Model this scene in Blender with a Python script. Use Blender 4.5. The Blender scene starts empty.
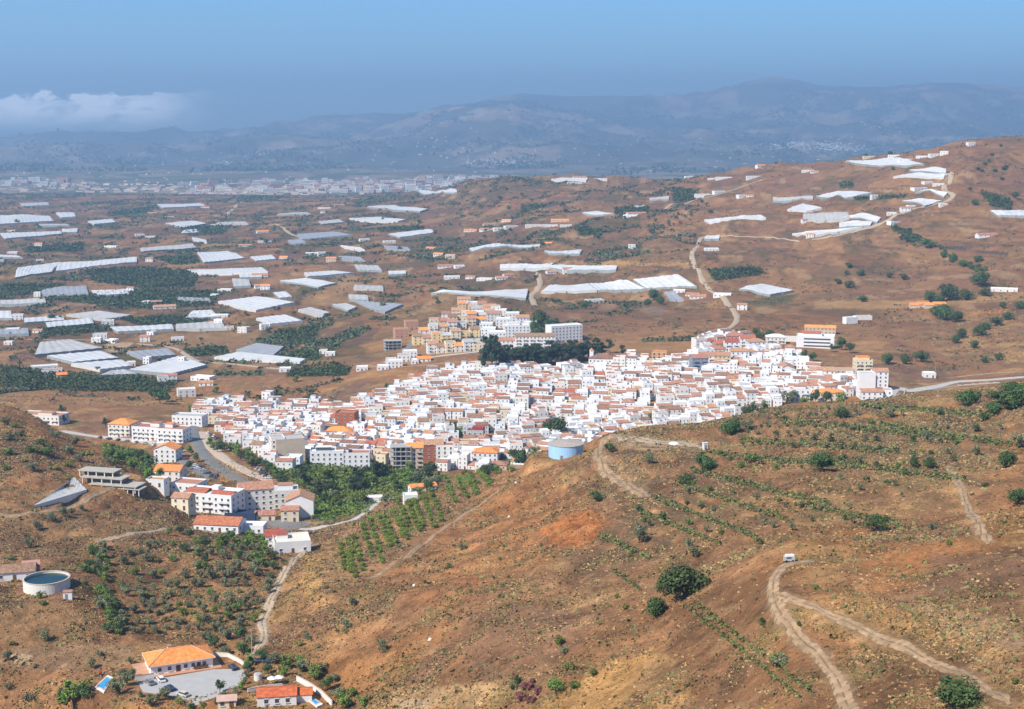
import bpy, math, random
import numpy as np
random.seed(7); RNG = np.random.default_rng(11)
R = math.radians
# ------------------------------------------------------------------ camera, light
FP = 1400.0; TH = math.atan(224.5/FP); CT, ST = math.cos(TH), math.sin(TH)
scene = bpy.context.scene
col = scene.collection
cam = bpy.data.objects.new('camera', bpy.data.cameras.new('camera')); col.objects.link(cam)
cam.data.lens = FP/1024*36; cam.data.sensor_width = 36
cam.data.clip_start = 1; cam.data.clip_end = 90000
cam.location = (0, 0, 0); cam.rotation_euler = (R(90)-TH, 0, 0)
scene.camera = cam
SUN_EL, SUN_AZ = R(45), R(-132)          # azimuth clockwise from +Y (view direction)
sd = (math.sin(SUN_AZ)*math.cos(SUN_EL), math.cos(SUN_AZ)*math.cos(SUN_EL), math.sin(SUN_EL))
sun = bpy.data.objects.new('sun', bpy.data.lights.new('sun', 'SUN')); col.objects.link(sun)
from mathutils import Vector
sun.rotation_euler = Vector(sd).to_track_quat('Z', 'Y').to_euler()
sun.data.energy = 4.7; sun.data.angle = R(.53); sun.data.color = (1, .935, .84)
world = bpy.data.worlds.new('World'); scene.world = world; world.use_nodes = True
wn, wl = world.node_tree.nodes, world.node_tree.links
bg = wn['Background']
sky = wn.new('ShaderNodeTexSky'); sky.sky_type = 'NISHITA'; sky.sun_disc = False
sky.sun_elevation = SUN_EL; sky.sun_rotation = SUN_AZ
sky.altitude = 200; sky.air_density = 1.0; sky.dust_density = 0.3; sky.ozone_density = 3.0
tint = wn.new('ShaderNodeMix'); tint.data_type = 'RGBA'; tint.blend_type = 'MULTIPLY'
tint.inputs[0].default_value = 1; tint.inputs[7].default_value = (.60, .96, 1.29, 1)
wl.new(sky.outputs[0], tint.inputs[6])
# a low bank of cloud over the far left mountains, laid out by direction in the sky
tc = wn.new('ShaderNodeTexCoord'); sep = wn.new('ShaderNodeSeparateXYZ'); wl.new(tc.outputs['Generated'], sep.inputs[0])
def M(op, a, b=None, c=None):
    n = wn.new('ShaderNodeMath'); n.operation = op
    for i, s in enumerate((a, b, c)):
        if s is None: continue
        if isinstance(s, (int, float)): n.inputs[i].default_value = s
        else: wl.new(s, n.inputs[i])
    return n.outputs[0]
U = M('DIVIDE', sep.outputs[0], M('MAXIMUM', sep.outputs[1], .01)); V = M('DIVIDE', sep.outputs[2], M('MAXIMUM', sep.outputs[1], .01))
cmb = wn.new('ShaderNodeCombineXYZ'); wl.new(U, cmb.inputs[0]); wl.new(M('MULTIPLY', V, 2.2), cmb.inputs[1])
cno = wn.new('ShaderNodeTexNoise'); cno.inputs['Scale'].default_value = 42; cno.inputs['Detail'].default_value = 7; cno.inputs['Roughness'].default_value = .6
wl.new(cmb.outputs[0], cno.inputs['Vector'])
cn2 = wn.new('ShaderNodeTexNoise'); cn2.inputs['Scale'].default_value = 9; cn2.inputs['Detail'].default_value = 3
wl.new(cmb.outputs[0], cn2.inputs['Vector'])
# cloud top near V=.026, base fading near V=.000; thick left of U=-.235, wisps beyond
def mr(x, a, b, c=0., d=1.):
    n = wn.new('ShaderNodeMapRange'); n.interpolation_type = 'SMOOTHSTEP'
    wl.new(x, n.inputs[0])
    for i, q in enumerate((a, b, c, d)): n.inputs[i+1].default_value = q
    return n.outputs[0]
topv = M('SUBTRACT', M('ADD', V, M('MULTIPLY', M('SUBTRACT', cno.outputs[0], .5), -.034)), M('MULTIPLY', M('SUBTRACT', cn2.outputs[0], .5), .03))
cl = M('MULTIPLY', mr(topv, .0262, .0225), mr(V, -.004, .017))
cl = M('MULTIPLY', cl, mr(U, -.20, -.275))
cl = M('MULTIPLY', cl, mr(cno.outputs[0], .28, .58, .35, 1.))
cm = wn.new('ShaderNodeMix'); cm.data_type = 'RGBA'; wl.new(M('MULTIPLY', cl, .95), cm.inputs[0])
wl.new(tint.outputs[2], cm.inputs[6]); cm.inputs[7].default_value = (36, 34.5, 34, 1)
wl.new(cm.outputs[2], bg.inputs[0]); bg.inputs[1].default_value = .085
scene.view_settings.view_transform = 'Standard'; scene.view_settings.look = 'None'
scene.view_settings.exposure = 0.62; scene.view_settings.gamma = 1
HAZE_DENSITY = 1.12e-4; HAZE_COLOR = (.46, .71, 1.0, 1)

# ------------------------------------------------------------------ small helpers
def uv(px, py):
    a = (px-512)/FP; b = (354.5-py)/FP; yy = CT+b*ST
    return a/yy, (b*CT-ST)/yy
def project(x, y, z):
    fw = y*CT-z*ST
    return 512+FP*x/fw, 354.5-FP*(y*ST+z*CT)/fw
def hsh(ix, iy, s):
    h = (ix.astype(np.int64)*374761393 + iy.astype(np.int64)*668265263 + s*974634777) & 0x7fffffff
    h = ((h ^ (h >> 13))*1274126177) & 0x7fffffff
    h = ((h ^ (h >> 15))*2246822519) & 0x7fffffff
    return (h ^ (h >> 16))/float(0x7fffffff)
def noise(x, y, s=0):
    ix, iy = np.floor(x), np.floor(y); fx, fy = x-ix, y-iy
    fx = fx*fx*fx*(fx*(fx*6-15)+10); fy = fy*fy*fy*(fy*(fy*6-15)+10)
    a, b, c, d = hsh(ix, iy, s), hsh(ix+1, iy, s), hsh(ix, iy+1, s), hsh(ix+1, iy+1, s)
    return (a+(b-a)*fx)*(1-fy)+(c+(d-c)*fx)*fy
def fbm(x, y, wl_, octs, s=0, rough=.5):
    t = np.zeros_like(x); amp = 1.; tot = 0.
    for o in range(octs):
        ang = .7*o+.3; c, q = math.cos(ang), math.sin(ang); k = 2.03**o/wl_
        t += amp*(noise((x*c-y*q)*k+17.3*o, (x*q+y*c)*k-9.1*o, s+o)-.5)*2; tot += amp; amp *= rough
    return t/tot
def sstep(a, b, x):
    t = np.clip((x-a)/(b-a), 0, 1); return t*t*(3-2*t)
def inpoly(px, py, poly):
    r = np.zeros(np.shape(px), bool); n = len(poly)
    for i in range(n):
        x1, y1 = poly[i]; x2, y2 = poly[(i+1) % n]
        if y1 == y2: continue
        r ^= ((y1 > py) != (y2 > py)) & (px < (x2-x1)*(py-y1)/(y2-y1)+x1)
    return r

# ------------------------------------------------------------------ terrain: rows of (px, py, distance) or (px, None, distance, height)
ROWS = [
 ([(-250,None,40,-34),(1274,None,40,-28)], 0),
 ([(-250,775,400),(0,775,395),(150,775,365),(300,775,340),(500,775,280),(700,775,225),(850,775,195),(1024,775,175),(1274,775,160)], 40),
 ([(-250,690,440),(0,690,420),(150,690,402),(230,690,395),(300,690,390),(400,690,355),(500,690,325),(650,690,285),(800,690,240),(900,690,222),(1024,690,210),(1274,690,190)], 90),
 ([(-250,610,500),(0,605,470),(60,605,465),(150,610,475),(270,610,470),(400,610,420),(500,610,385),(650,610,345),(780,610,285),(900,605,275),(1024,590,270),(1274,570,260)], 90),
 ([(-250,535,580),(0,540,575),(100,545,570),(200,555,560),(300,560,560),(400,555,530),(500,540,500),(600,530,460),(700,520,440),(800,505,430),(900,495,430),(1024,480,420),(1274,465,420)], 80),
 ([(-250,390,800),(0,404,790),(35,416,780),(60,436,770),(100,448,760),(140,474,740),(190,500,720),(225,520,690),(280,530,670),(340,530,650),(380,512,670),(430,497,690),(480,483,700),(520,470,700),(548,461,700),(580,446,690),(610,434,690),(650,428,695),(700,425,700),(750,414,705),(800,405,715),(870,399,725),(950,391,735),(1024,382,740),(1274,350,760)], 130),
 ([(-250,None,950,-222),(60,None,930,-222),(150,None,880,-216),(190,None,850,-211),(225,500,775),(300,503,760),(400,492,790),(480,None,850,-212),(520,None,860,-220),(600,None,850,-224),(700,None,900,-224),(870,None,900,-200),(1024,None,950,-198),(1274,None,980,-195)], 25),
 ([(-250,None,1150,-222),(0,None,1130,-222),(100,410,1120),(150,428,1010),(200,444,950),(300,458,915),(400,470,905),(480,466,930),(600,440,1000),(700,430,1000),(800,None,1010,-205),(870,402,1020),(950,None,1050,-201),(1024,None,1080,-194),(1274,None,1100,-185)], 40),
 ([(-250,382,1280),(0,384,1270),(100,386,1260),(200,406,1170),(300,400,1180),(400,384,1200),(500,368,1230),(600,360,1260),(700,350,1280),(780,345,1280),(870,362,1180),(950,360,1220),(1024,345,1260),(1274,330,1300)], 90),
 ([(-250,335,1680),(0,335,1650),(200,340,1600),(350,345,1500),(450,335,1450),(550,330,1450),(650,325,1480),(740,325,1430),(830,330,1400),(900,325,1440),(1024,305,1500),(1274,290,1500)], 50),
 ([(-250,287,2150),(0,287,2130),(200,287,2100),(400,290,1950),(520,285,1850),(600,290,1780),(700,288,1750),(800,285,1730),(900,280,1730),(1024,268,1720),(1274,250,1750)], 60),
 ([(-250,240,3050),(0,240,3000),(200,240,2950),(400,240,2700),(520,240,2450),(640,240,2300),(740,240,2200),(840,235,2100),(920,228,2080),(1024,218,2100),(1274,200,2100)], 60),
 ([(-250,205,4700),(0,206,4600),(200,208,4300),(400,210,3700),(520,205,3100),(640,202,2850),(740,198,2650),(840,193,2530),(920,184,2450),(960,172,2450),(1024,166,2450),(1274,150,2500)], 55),
 ([(-250,194,5700),(0,195,5600),(200,196,5400),(330,198,5000),(400,195,4700),(440,190,4400),(475,183,4000),(520,181,3700),(580,180,3500),(640,179,3400),(690,179,3250),(730,175,3150),(760,167,3100),(835,162,3000),(860,158,3000),(890,155,2950),(920,151,2920),(945,145,2900),(975,138,2900),(1024,137,2900),(1274,128,3000)], 50),
 ([(-250,None,6200,-276),(0,None,6200,-276),(430,None,6100,-284),(640,None,5600,-284),(1024,None,4600,-284),(1274,None,4600,-284)], 15),
 ([(-250,None,7500,-290),(1274,None,7500,-290)], 25),
 ([(-250,None,9300,-288),(1274,None,9300,-288)], 25),
 ([(-250,165,12500),(0,166,12500),(250,165,12500),(500,160,12000),(700,160,12000),(1024,160,12000),(1274,158,12000)], 60),
 ([(-250,145,16500),(0,143,16500),(180,140,16500),(250,138,16500),(420,128,16500),(490,112,16000),(540,118,16500),(640,134,16500),(760,130,16500),(900,128,16500),(1024,128,16500),(1274,125,16500)], 70),
 ([(-250,146,22000),(0,142,22000),(120,138,22000),(200,132,22000),(300,125,22000),(380,118,22000),(430,113,22000),(480,107,22000),(530,99,22000),(600,97,22000),(660,98,22000),(700,97,22000),(735,88,22000),(757,79,22000),(775,77,22000),(795,80,22000),(820,85,22000),(860,87,22000),(930,85,22000),(980,89,22000),(1024,92,22000),(1274,98,22000)], 90),
 ([(-250,None,26000,-250),(1274,None,26000,-250)], 8),
]
PXC = np.concatenate([np.linspace(-900, -262, 70), np.linspace(-250, 1274, 1000), np.linspace(1286, 1950, 70)]); NC = len(PXC); UC = (PXC-512)/FP; DU = UC[501]-UC[500]
fy, fz = [], []
for pts, n in ROWS:
    us, ys, vs = [], [], []
    for p in pts:
        if p[1] is None: us.append((p[0]-512)/FP); vs.append(p[3]/p[2])
        else:
            a, b = uv(p[0], p[1]); us.append(a); vs.append(b)
        ys.append(p[2])
    Yr = np.interp(UC, us, ys); Vr = np.interp(UC, us, vs)
    k = np.exp(-.5*(np.arange(-24, 25)/6.)**2); k /= k.sum()
    sm = lambda a: np.convolve(np.pad(a, 24, mode='edge'), k, 'valid')
    Yr = sm(Yr)
    k = np.exp(-.5*(np.arange(-24, 25)/(3. if pts[0][2] == 22000 else 6.))**2); k /= k.sum(); Vr = sm(Vr)
    fy.append(Yr); fz.append(Vr*Yr)
fy, fz = np.array(fy), np.array(fz)
h = np.diff(fy, axis=0); dl = np.diff(fz, axis=0)/h
m = np.zeros_like(fy); m[0] = dl[0]; m[-1] = dl[-1]
w1 = 2*h[1:]+h[:-1]; w2 = h[1:]+2*h[:-1]
same = dl[:-1]*dl[1:] > 0
with np.errstate(divide='ignore', invalid='ignore'):
    hm = (w1+w2)/(w1/dl[:-1]+w2/dl[1:])
m[1:-1] = np.where(same, hm, 0)
GY, GZ = [], []
for k in range(1, len(ROWS)):
    n = ROWS[k][1]; t = np.arange(n)[:, None]/n
    y0, y1 = fy[k-1], fy[k]
    Y = 1/((1-t)/y0+t/y1); s = (Y-y0)/(y1-y0); H = y1-y0
    Z = fz[k-1]*(2*s**3-3*s**2+1)+H*m[k-1]*(s**3-2*s**2+s)+fz[k]*(-2*s**3+3*s**2)+H*m[k]*(s**3-s**2)
    GY.append(Y); GZ.append(Z)
GY.append(fy[-1:]); GZ.append(fz[-1:])
GY = np.concatenate(GY); GZ = np.concatenate(GZ); GX = GY*UC[None, :]
NR = GY.shape[0]
far = sstep(9000, 14000, GY); mid = sstep(1350, 2000, GY)*(1-sstep(4800, 6200, GY)); near = (1-sstep(620, 800, GY))*sstep(90, 190, GY)
plain = sstep(5000, 6500, GY)*(1-far)
# relief
gul = 1-np.abs(fbm(GX, GY*.8, 70, 4, 3))          # ridged
GZ += near*(fbm(GX, GY, 55, 4, 1)*3.2 + (gul-.75)*7.5 + (1-np.abs(fbm(GX, GY*.8, 26, 3, 4))-.75)*2.0 + fbm(GX, GY, 9, 3, 5)*.5 + fbm(GX, GY, 2.6, 2, 9)*.16)
gm = 1-np.abs(fbm(GX, GY*.6, 420, 4, 23))
pxn = GX/GY*FP+512
relief = mid*(.35+.65*sstep(330, 560, pxn))*(1-.65*sstep(.55, 1, 1-np.abs(GY-2950)/900))
gm2 = 1-np.abs(fbm(GX, GY*.7, 150, 4, 27))
GZ += relief*(fbm(GX, GY, 330, 4, 21)*15 + (gm-.8)*40 + (gm2-.8)*19) + mid*fbm(GX, GY, 60, 3, 24)*2.2
GZ += (1-near)*(1-mid)*(1-far)*fbm(GX, GY, 120, 3, 31)*1.2
# terraces cut in the slopes of the middle ground
tn = fbm(GX, GY, 300, 2, 41); step = 5.0+1.2*tn
q = GZ/step+tn*2; fr = q-np.floor(q)
GZ += mid*sstep(-.1, .4, fbm(GX, GY, 500, 2, 44))*(sstep(.15, .85, fr)-fr)*step*.75
pq = GX/GY*FP+512; tmask = near*np.maximum(sstep(450, 600, pq)*sstep(330, 420, GY), (1-sstep(90, 170, pq))*sstep(600, 640, GY))
q = GZ/2.6+tn; fr = q-np.floor(q); GZ += tmask*(sstep(.2, .8, fr)-fr)*2.6*.95
rg = 1-np.abs(fbm(GX, GY, 3600, 6, 51, .52)); rg2 = 1-np.abs(fbm(GX, GY*.8, 1300, 5, 57, .5))
GZ += plain*(fbm(GX, GY, 900, 4, 49)*22 + fbm(GX, GY, 200, 3, 48)*5)*sstep(6000, 7500, GY)
GZ += far*((rg-.78)*400*(1-.72*sstep(20500, 22000, GY)) + (rg2-.8)*190*(1-.5*sstep(20500, 22000, GY)) + fbm(GX, GY, 300, 3, 60)*34)
GPX, GPY = project(GX, GY, GZ)

def _col(u):
    j0 = int(min(max(np.searchsorted(UC, u)-1, 0), NC-2)); return j0, min(max((u-UC[j0])/(UC[j0+1]-UC[j0]), 0), 1)
def ground(x, y):
    j0, t = _col(x/y)
    return (1-t)*np.interp(y, GY[:, j0], GZ[:, j0])+t*np.interp(y, GY[:, j0+1], GZ[:, j0+1])
def hit(px, py, dmin=0):
    u, v = uv(px, py); j0, t = _col(u)
    Y = (1-t)*GY[:, j0]+t*GY[:, j0+1]; Z = (1-t)*GZ[:, j0]+t*GZ[:, j0+1]
    V = Z/Y; ok = (V >= v) & (Y > dmin)
    i = int(np.argmax(ok))
    if not ok[i]: i = NR-2
    if i == 0: return u*Y[0], Y[0], Z[0]
    a, b = V[i-1], V[i]; s = 0 if b == a else min(max((v-a)/(b-a), 0), 1)
    y = Y[i-1]+(Y[i]-Y[i-1])*s; return u*y, y, Z[i-1]+(Z[i]-Z[i-1])*s
# levelled pads under the buildings of the foreground (px, py, radius, falloff)
def pad(px, py, r, fo, dz=0):
    global GZ
    x, y, z = hit(px, py); d = np.hypot(GX-x, GY-y)
    t = 1-sstep(r, r+fo, d); GZ = GZ*(1-t)+(z+dz)*t
    return x, y, z+dz
PV = pad(178, 676, 21, 9)
PV2 = pad(284, 697, 15, 8)
PT = pad(47, 588, 11, 8)
PH = pad(12, 578, 9, 6)
pad(104, 684, 6, 6)
PB = pad(566, 456, 16, 10)
pad(660, 443, 13, 10); 
pad(268, 521, 20, 15); pad(205, 508, 16, 12); pad(106, 480, 16, 10)
GPX, GPY = project(GX, GY, GZ)
# ------------------------------------------------------------------ what covers the ground: base colours (albedo) in world space
def mixc(C, c, t): return C*(1-t[..., None])+np.array(c)*t[..., None]
n1 = fbm(GX, GY, 90, 4, 101); n2 = fbm(GX, GY, 45, 5, 102); n3 = fbm(GX, GY, 30, 5, 103); n4 = fbm(GX, GY, 14, 4, 104)
nf = fbm(GX, GY, 3.0, 3, 105, .6)
COL = np.zeros(GX.shape+(3,)); COL[:] = (.245, .142, .082)
COL = mixc(COL, (.31, .158, .072), sstep(.02, .35, n1)*.8)
COL = mixc(COL, (.175, .115, .088), sstep(.02, .3, n2)*.85)
COL = mixc(COL, (.36, .235, .120), sstep(.12, .42, n3)*.75)
COL = mixc(COL, (.15, .135, .055), sstep(.22, .5, n4)*.55)
COL = mixc(COL, (.40, .29, .18), sstep(.3, .55, fbm(GX, GY, 7, 3, 107))*.35)
# fields of the middle ground and the plain: an uneven patchwork
wx = GX+fbm(GX, GY, 160, 3, 111)*60; wy = GY*.55+fbm(GX, GY, 160, 3, 112)*45
def cells(x, y, size, s):
    gx, gy = np.floor(x/size), np.floor(y/size); best = np.full(x.shape, 1e9); sec = best.copy(); idv = np.zeros_like(x); id2 = np.zeros_like(x)
    for dx in (-1, 0, 1):
        for dy in (-1, 0, 1):
            cx, cy = gx+dx, gy+dy
            d = np.hypot((cx+hsh(cx, cy, s))*size-x, (cy+hsh(cx, cy, s+1))*size-y)
            nb = d < best
            sec = np.where(nb, best, np.minimum(sec, d)); idv = np.where(nb, hsh(cx, cy, s+2), idv); id2 = np.where(nb, hsh(cx, cy, s+3), id2); best = np.where(nb, d, best)
    return idv, id2, sec-best
c1, c2, ed = cells(wx, wy, 75, 5)
farm = sstep(1300, 1500, GY)*(1-sstep(8800, 9800, GY))
lft = 1-sstep(430, 620, GPX+np.minimum(GPY-250, 0)*.6)
F = np.zeros_like(COL); F[:] = (.23, .135, .082)
F = np.where((c1 < .30)[..., None], np.array((.165, .105, .082)), F)
F = np.where(((c1 > .30) & (c1 < .45))[..., None], np.array((.31, .20, .105)), F)
F = np.where(((c1 > .45) & (c1 < .60))[..., None], np.array((.255, .14, .075)), F)
gr = (c1 > .72+.0*lft) & (c2 < .25+.65*lft) & (GPX < 640)
F = np.where(gr[..., None], np.array((.085, .085, .040)), F)
F *= (1+.22*(c2-.5))[..., None]
F = mixc(F, (.10, .095, .05), (1-sstep(1.5, 5, ed+nf*2))*.5*lft)
hills = sstep(.1, .6, n1)*.35+.25
COL = COL*(1-(farm*.8)[..., None])+F*(farm*.8)[..., None]
COL = mixc(COL, (.30, .185, .10), farm*sstep(.1, .4, fbm(GX, GY, 140, 4, 120))*.5)
COL = mixc(COL, (.15, .105, .08), farm*sstep(.1, .4, fbm(GX, GY, 110, 5, 121))*.55)
# broad grassy hillsides right of centre
br = farm*sstep(600, 760, GPX)
COL = mixc(COL, (.255, .150, .082), br*.35)
COL = mixc(COL, (.36, .235, .125), farm*sstep(.15, .42, fbm(GX, GY*.35, 45, 4, 122))*.45)
COL = mixc(COL, (.115, .095, .055), farm*sstep(.1, .4, fbm(GX, GY*.5, 60, 5, 123, .6))*.55)
COL = mixc(COL, (.10, .10, .045), farm*sstep(.28, .4, fbm(GX, GY*.5, 24, 4, 124, .6))*.6)
COL = mixc(COL, (.40, .30, .19), farm*sstep(.36, .5, fbm(GX, GY*.4, 30, 4, 125))*.5)
fur = np.sin((wx*np.cos(c2*6.28)+wy*np.sin(c2*6.28))/3.2)
COL *= (1+.10*farm*fur*(c1 > .45)*(1-sstep(2600, 3500, GY)))[..., None]
# the coastal plain and the mountains
pl = sstep(5500, 6300, GY)
c3, c4, e3 = cells(wx, wy*1.2, 170, 15)
Pn = np.zeros_like(COL); Pn[:] = (.17, .14, .10)
Pn = np.where((c3 < .3)[..., None], np.array((.09, .11, .06)), Pn); Pn = np.where((c3 > .75)[..., None], np.array((.27, .21, .15)), Pn)
COL = COL*(1-pl[..., None])+Pn*pl[..., None]
mt = sstep(9000, 12000, GY)
Mn = np.zeros_like(COL); Mn[:] = (.115, .110, .08)
Mn = mixc(Mn, (.34, .24, .17), sstep(.0, .3, fbm(GX, GY, 900, 6, 130, .65))*.8); Mn = mixc(Mn, (.40, .33, .26), sstep(.25, .4, fbm(GX, GY, 350, 4, 133, .65))*.55)
Mn = mixc(Mn, (.055, .07, .05), sstep(.0, .35, fbm(GX, GY, 700, 5, 131, .6))*.8)
COL = COL*(1-mt[..., None])+Mn*mt[..., None]
# painted areas: (polygon in the photo, colour, opacity, nearest distance, farthest distance, edge wobble in px)
DG = (.040, .060, .024); MG = (.075, .105, .035); TAN = (.43, .29, .145); ORG = (.42, .175, .065); MAU = (.155, .105, .082); PALE = (.46, .38, .29); GRY = (.20, .185, .165)
AREAS = [
 # mid-distance groves and green fields
 ([(22,248),(84,243),(84,251),(26,253)],DG,.9),([(88,270),(142,267),(198,272),(193,287),(142,288),(92,281)],DG,.85),
 ([(0,285),(68,283),(46,292),(0,298)],DG,.85),([(48,299),(142,290),(220,292),(213,306),(152,309),(109,306)],DG,.85),
 ([(38,329),(112,325),(112,331),(40,337)],DG,.8),([(120,319),(162,316),(215,318),(196,324),(140,326)],DG,.8),
 ([(183,350),(224,347),(229,354),(193,357)],(.05,.065,.035),.9),([(0,366),(76,374),(178,380),(170,392),(90,392),(0,388)],(.06,.075,.03),.65),
 ([(152,258),(195,255),(200,263),(175,265)],MG,.8),([(275,331),(320,328),(314,340),(294,346),(274,340)],DG,.8),
 ([(284,354),(320,352),(320,360),(286,361)],MG,.7),([(294,368),(352,367),(347,376),(286,377)],DG,.85),
 ([(707,270),(753,267),(768,274),(715,281)],(.055,.075,.035),.9),([(733,303),(768,298),(801,293),(790,303),(764,307)],(.11,.115,.055),.9),
 ([(521,206),(560,203),(522,213)],DG,.8),([(573,226),(614,232),(581,236)],DG,.8),([(614,208),(649,206),(649,213),(616,215)],DG,.8),
 ([(672,187),(697,192),(695,200),(674,203)],DG,.7),([(839,182),(854,184),(852,188),(840,188)],(.03,.10,.04),.9),
 ([(981,191),(1012,200),(1012,211),(991,206)],DG,.8),([(854,198),(905,195),(905,198),(854,201)],MG,.8),
 ([(890,226),(910,232),(935,246),(925,245),(900,236)],DG,.8),([(108,213),(150,207),(152,212),(110,216)],DG,.8),
 ([(240,197),(262,196),(262,200),(242,201)],DG,.8),([(178,228),(236,223),(222,234),(190,236)],DG,.75),
 ([(378,228),(424,226),(424,231),(380,232)],DG,.6),([(285,251),(340,247),(345,258),(300,262)],MAU,.6),
 ([(382,264),(432,260),(433,265),(385,271)],(.10,.10,.06),.6),([(330,212),(367,209),(366,212),(336,214)],DG,.8),
 # tan strips and bare ground
 ([(540,260),(690,262),(690,266),(545,264)],TAN,.8),([(820,300),(905,301),(1024,292),(1024,300),(905,308),(812,309)],(.38,.26,.14),.8),
 ([(300,297),(375,296),(375,302),(300,305)],TAN,.45),([(580,345),(700,330),(690,350),(600,352)],(.30,.19,.10),.5),
 ([(132,335),(262,330),(262,349),(190,349),(132,342)],(.34,.23,.13),.6),([(105,342),(132,343),(132,352),(110,352)],(.50,.40,.29),.8),
 ([(325,330),(372,330),(372,342),(325,344)],MAU,.8),([(964,312),(1010,309),(1008,314),(970,315)],(.42,.22,.09),.8),
 ([(632,305),(665,308),(662,315),(648,315)],GRY,.8),([(941,246),(968,247),(966,250),(942,249)],(.07,.07,.08),.95),([(971,250),(1008,252),(1006,256),(980,253)],(.07,.07,.08),.95),
 ([(520,300),(540,303),(700,312),(700,325),(600,330),(500,320)],(.27,.165,.10),.3),
 ([(0,400),(0,388),(170,394),(250,408),(180,409),(60,405)],(.30,.18,.09),.5),
 ([(438,343),(480,343),(470,352),(410,355),(420,345)],(.30,.21,.13),.6),
 # valley floor by the village
 ([(290,462),(350,468),(420,470),(452,478),(420,492),(372,506),(330,525),(300,515),(318,495),(285,480),(265,465)],(.045,.070,.025),.85),
 ([(100,442),(145,450),(150,460),(110,462)],(.06,.09,.03),.8),
 ([(300,503),(372,500),(372,515),(320,522)],(.07,.12,.03),.8),
 # near hillsides
 ([(308,556),(313,556),(315,604),(309,604)],TAN,.8),([(318,556),(322,556),(326,600),(320,602)],TAN,.7),([(328,550),(332,549),(336,585),(331,588)],TAN,.6),([(470,470),(520,465),(600,500),(560,560),(470,590),(400,570),(440,525)],(.36,.165,.07),.35),([(600,480),(650,500),(640,560),(580,600),(560,560)],(.19,.12,.085),.35),
 ([(120,545),(250,548),(290,560),(265,620),(235,655),(140,640),(90,600),(95,570)],(.25,.15,.085),.4),
 ([(555,512),(590,510),(606,522),(598,548),(560,548),(540,530)],ORG,.85),([(470,505),(540,495),(560,520),(520,540),(470,525)],(.37,.19,.08),.45),
 ([(390,560),(470,555),(500,580),(440,610),(370,585)],(.34,.165,.08),.45),
 ([(465,612),(560,600),(580,640),(540,690),(470,680)],(.185,.115,.085),.65),([(470,615),(500,600),(600,540),(640,560),(600,620),(540,660)],(.20,.13,.09),.35),
 ([(540,700),(600,665),(655,650),(640,690),(620,715),(540,715)],(.45,.285,.125),.75),([(650,648),(668,655),(700,700),(660,709),(640,690)],(.45,.29,.13),.6),
 ([(395,690),(480,682),(505,690),(480,706),(400,712)],(.42,.31,.19),.7),([(395,700),(430,698),(430,715),(395,715)],PALE,.7),
 ([(640,660),(680,660),(680,700),(640,700)],(.20,.145,.10),.4),
 ([(930,555),(1024,548),(1024,620),(970,615),(925,590)],(.17,.11,.08),.7),([(915,600),(1024,620),(1024,680),(960,655)],(.33,.25,.18),.5),
 ([(1000,430),(1024,425),(1024,530),(990,540),(985,500)],(.33,.17,.08),.5),([(1000,515),(1024,510),(1024,540),(1000,545)],(.42,.25,.11),.6),
 ([(830,600),(1024,655),(1024,709),(900,709),(850,660)],(.30,.19,.115),.4),
 ([(60,490),(180,515),(200,525),(120,540),(0,545),(0,520)],(.20,.125,.075),.5),([(0,455),(30,450),(48,480),(0,500)],(.19,.115,.08),.5),
 ([(0,588),(60,602),(95,625),(60,645),(0,640)],(.24,.165,.095),.6),([(0,650),(60,640),(130,645),(120,668),(40,670),(0,668)],(.24,.18,.13),.6),
 ([(12,655),(32,654),(32,664),(14,664)],PALE,.7),([(300,555),(325,552),(320,605),(306,600)],(.42,.28,.11),.6),
 ([(350,490),(500,470),(520,475),(500,492),(440,525),(372,575),(330,580),(335,540)],(.31,.19,.115),.5),
 ([(300,600),(360,590),(400,640),(330,660),(290,640)],(.27,.15,.085),.4),([(290,655),(330,650),(400,660),(400,690),(330,690)],(.34,.19,.09),.5),
 ([(590,440),(690,440),(705,449),(690,455),(640,452)],(.34,.26,.175),.85),([(600,455),(650,470),(640,490),(615,480)],(.33,.24,.16),.7),
 ([(835,442),(1000,430),(1000,520),(900,540),(820,520)],(.20,.13,.085),.35),
 ([(945,465),(962,470),(992,540),(975,545),(955,500)],(.40,.25,.125),.7),
 ([(805,598),(860,590),(930,625),(1024,660),(1024,668),(930,640),(850,612)],(.40,.24,.11),.5),
]
wob = fbm(GX, GY, 20, 3, 140)
vis = np.maximum.accumulate(GZ/GY, axis=0) <= GZ/GY+1e-6
for poly, c, op in AREAS:
    pp = np.array(poly, float); x0, x1, y0, y1 = pp[:, 0].min(), pp[:, 0].max(), pp[:, 1].min(), pp[:, 1].max()
    sizep = min(x1-x0, y1-y0); w = min(5., sizep*.16)
    near_ = y0 > 395 and not (x0 < 330 and y0 < 440 and y1 < 412)
    sel = vis & (GPX > x0-6) & (GPX < x1+6) & (GPY > y0-6) & (GPY < y1+6)
    ii = np.nonzero(sel)
    gx, gy = GPX[ii], GPY[ii]
    wx_ = wob[ii]*w*1.6+nf[ii]*w*.8; wy_ = nf[ii]*w*.9
    acc = np.zeros(len(gx))
    for ox, oy in ((0, 0), (w*.6, 0), (-w*.6, 0), (0, w*.35), (0, -w*.35)):
        acc += inpoly(gx+wx_+ox, gy+wy_+oy, poly)
    t = acc/5*op
    COL[ii] = COL[ii]*(1-t[:, None])+np.array(c)*t[:, None]
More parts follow.
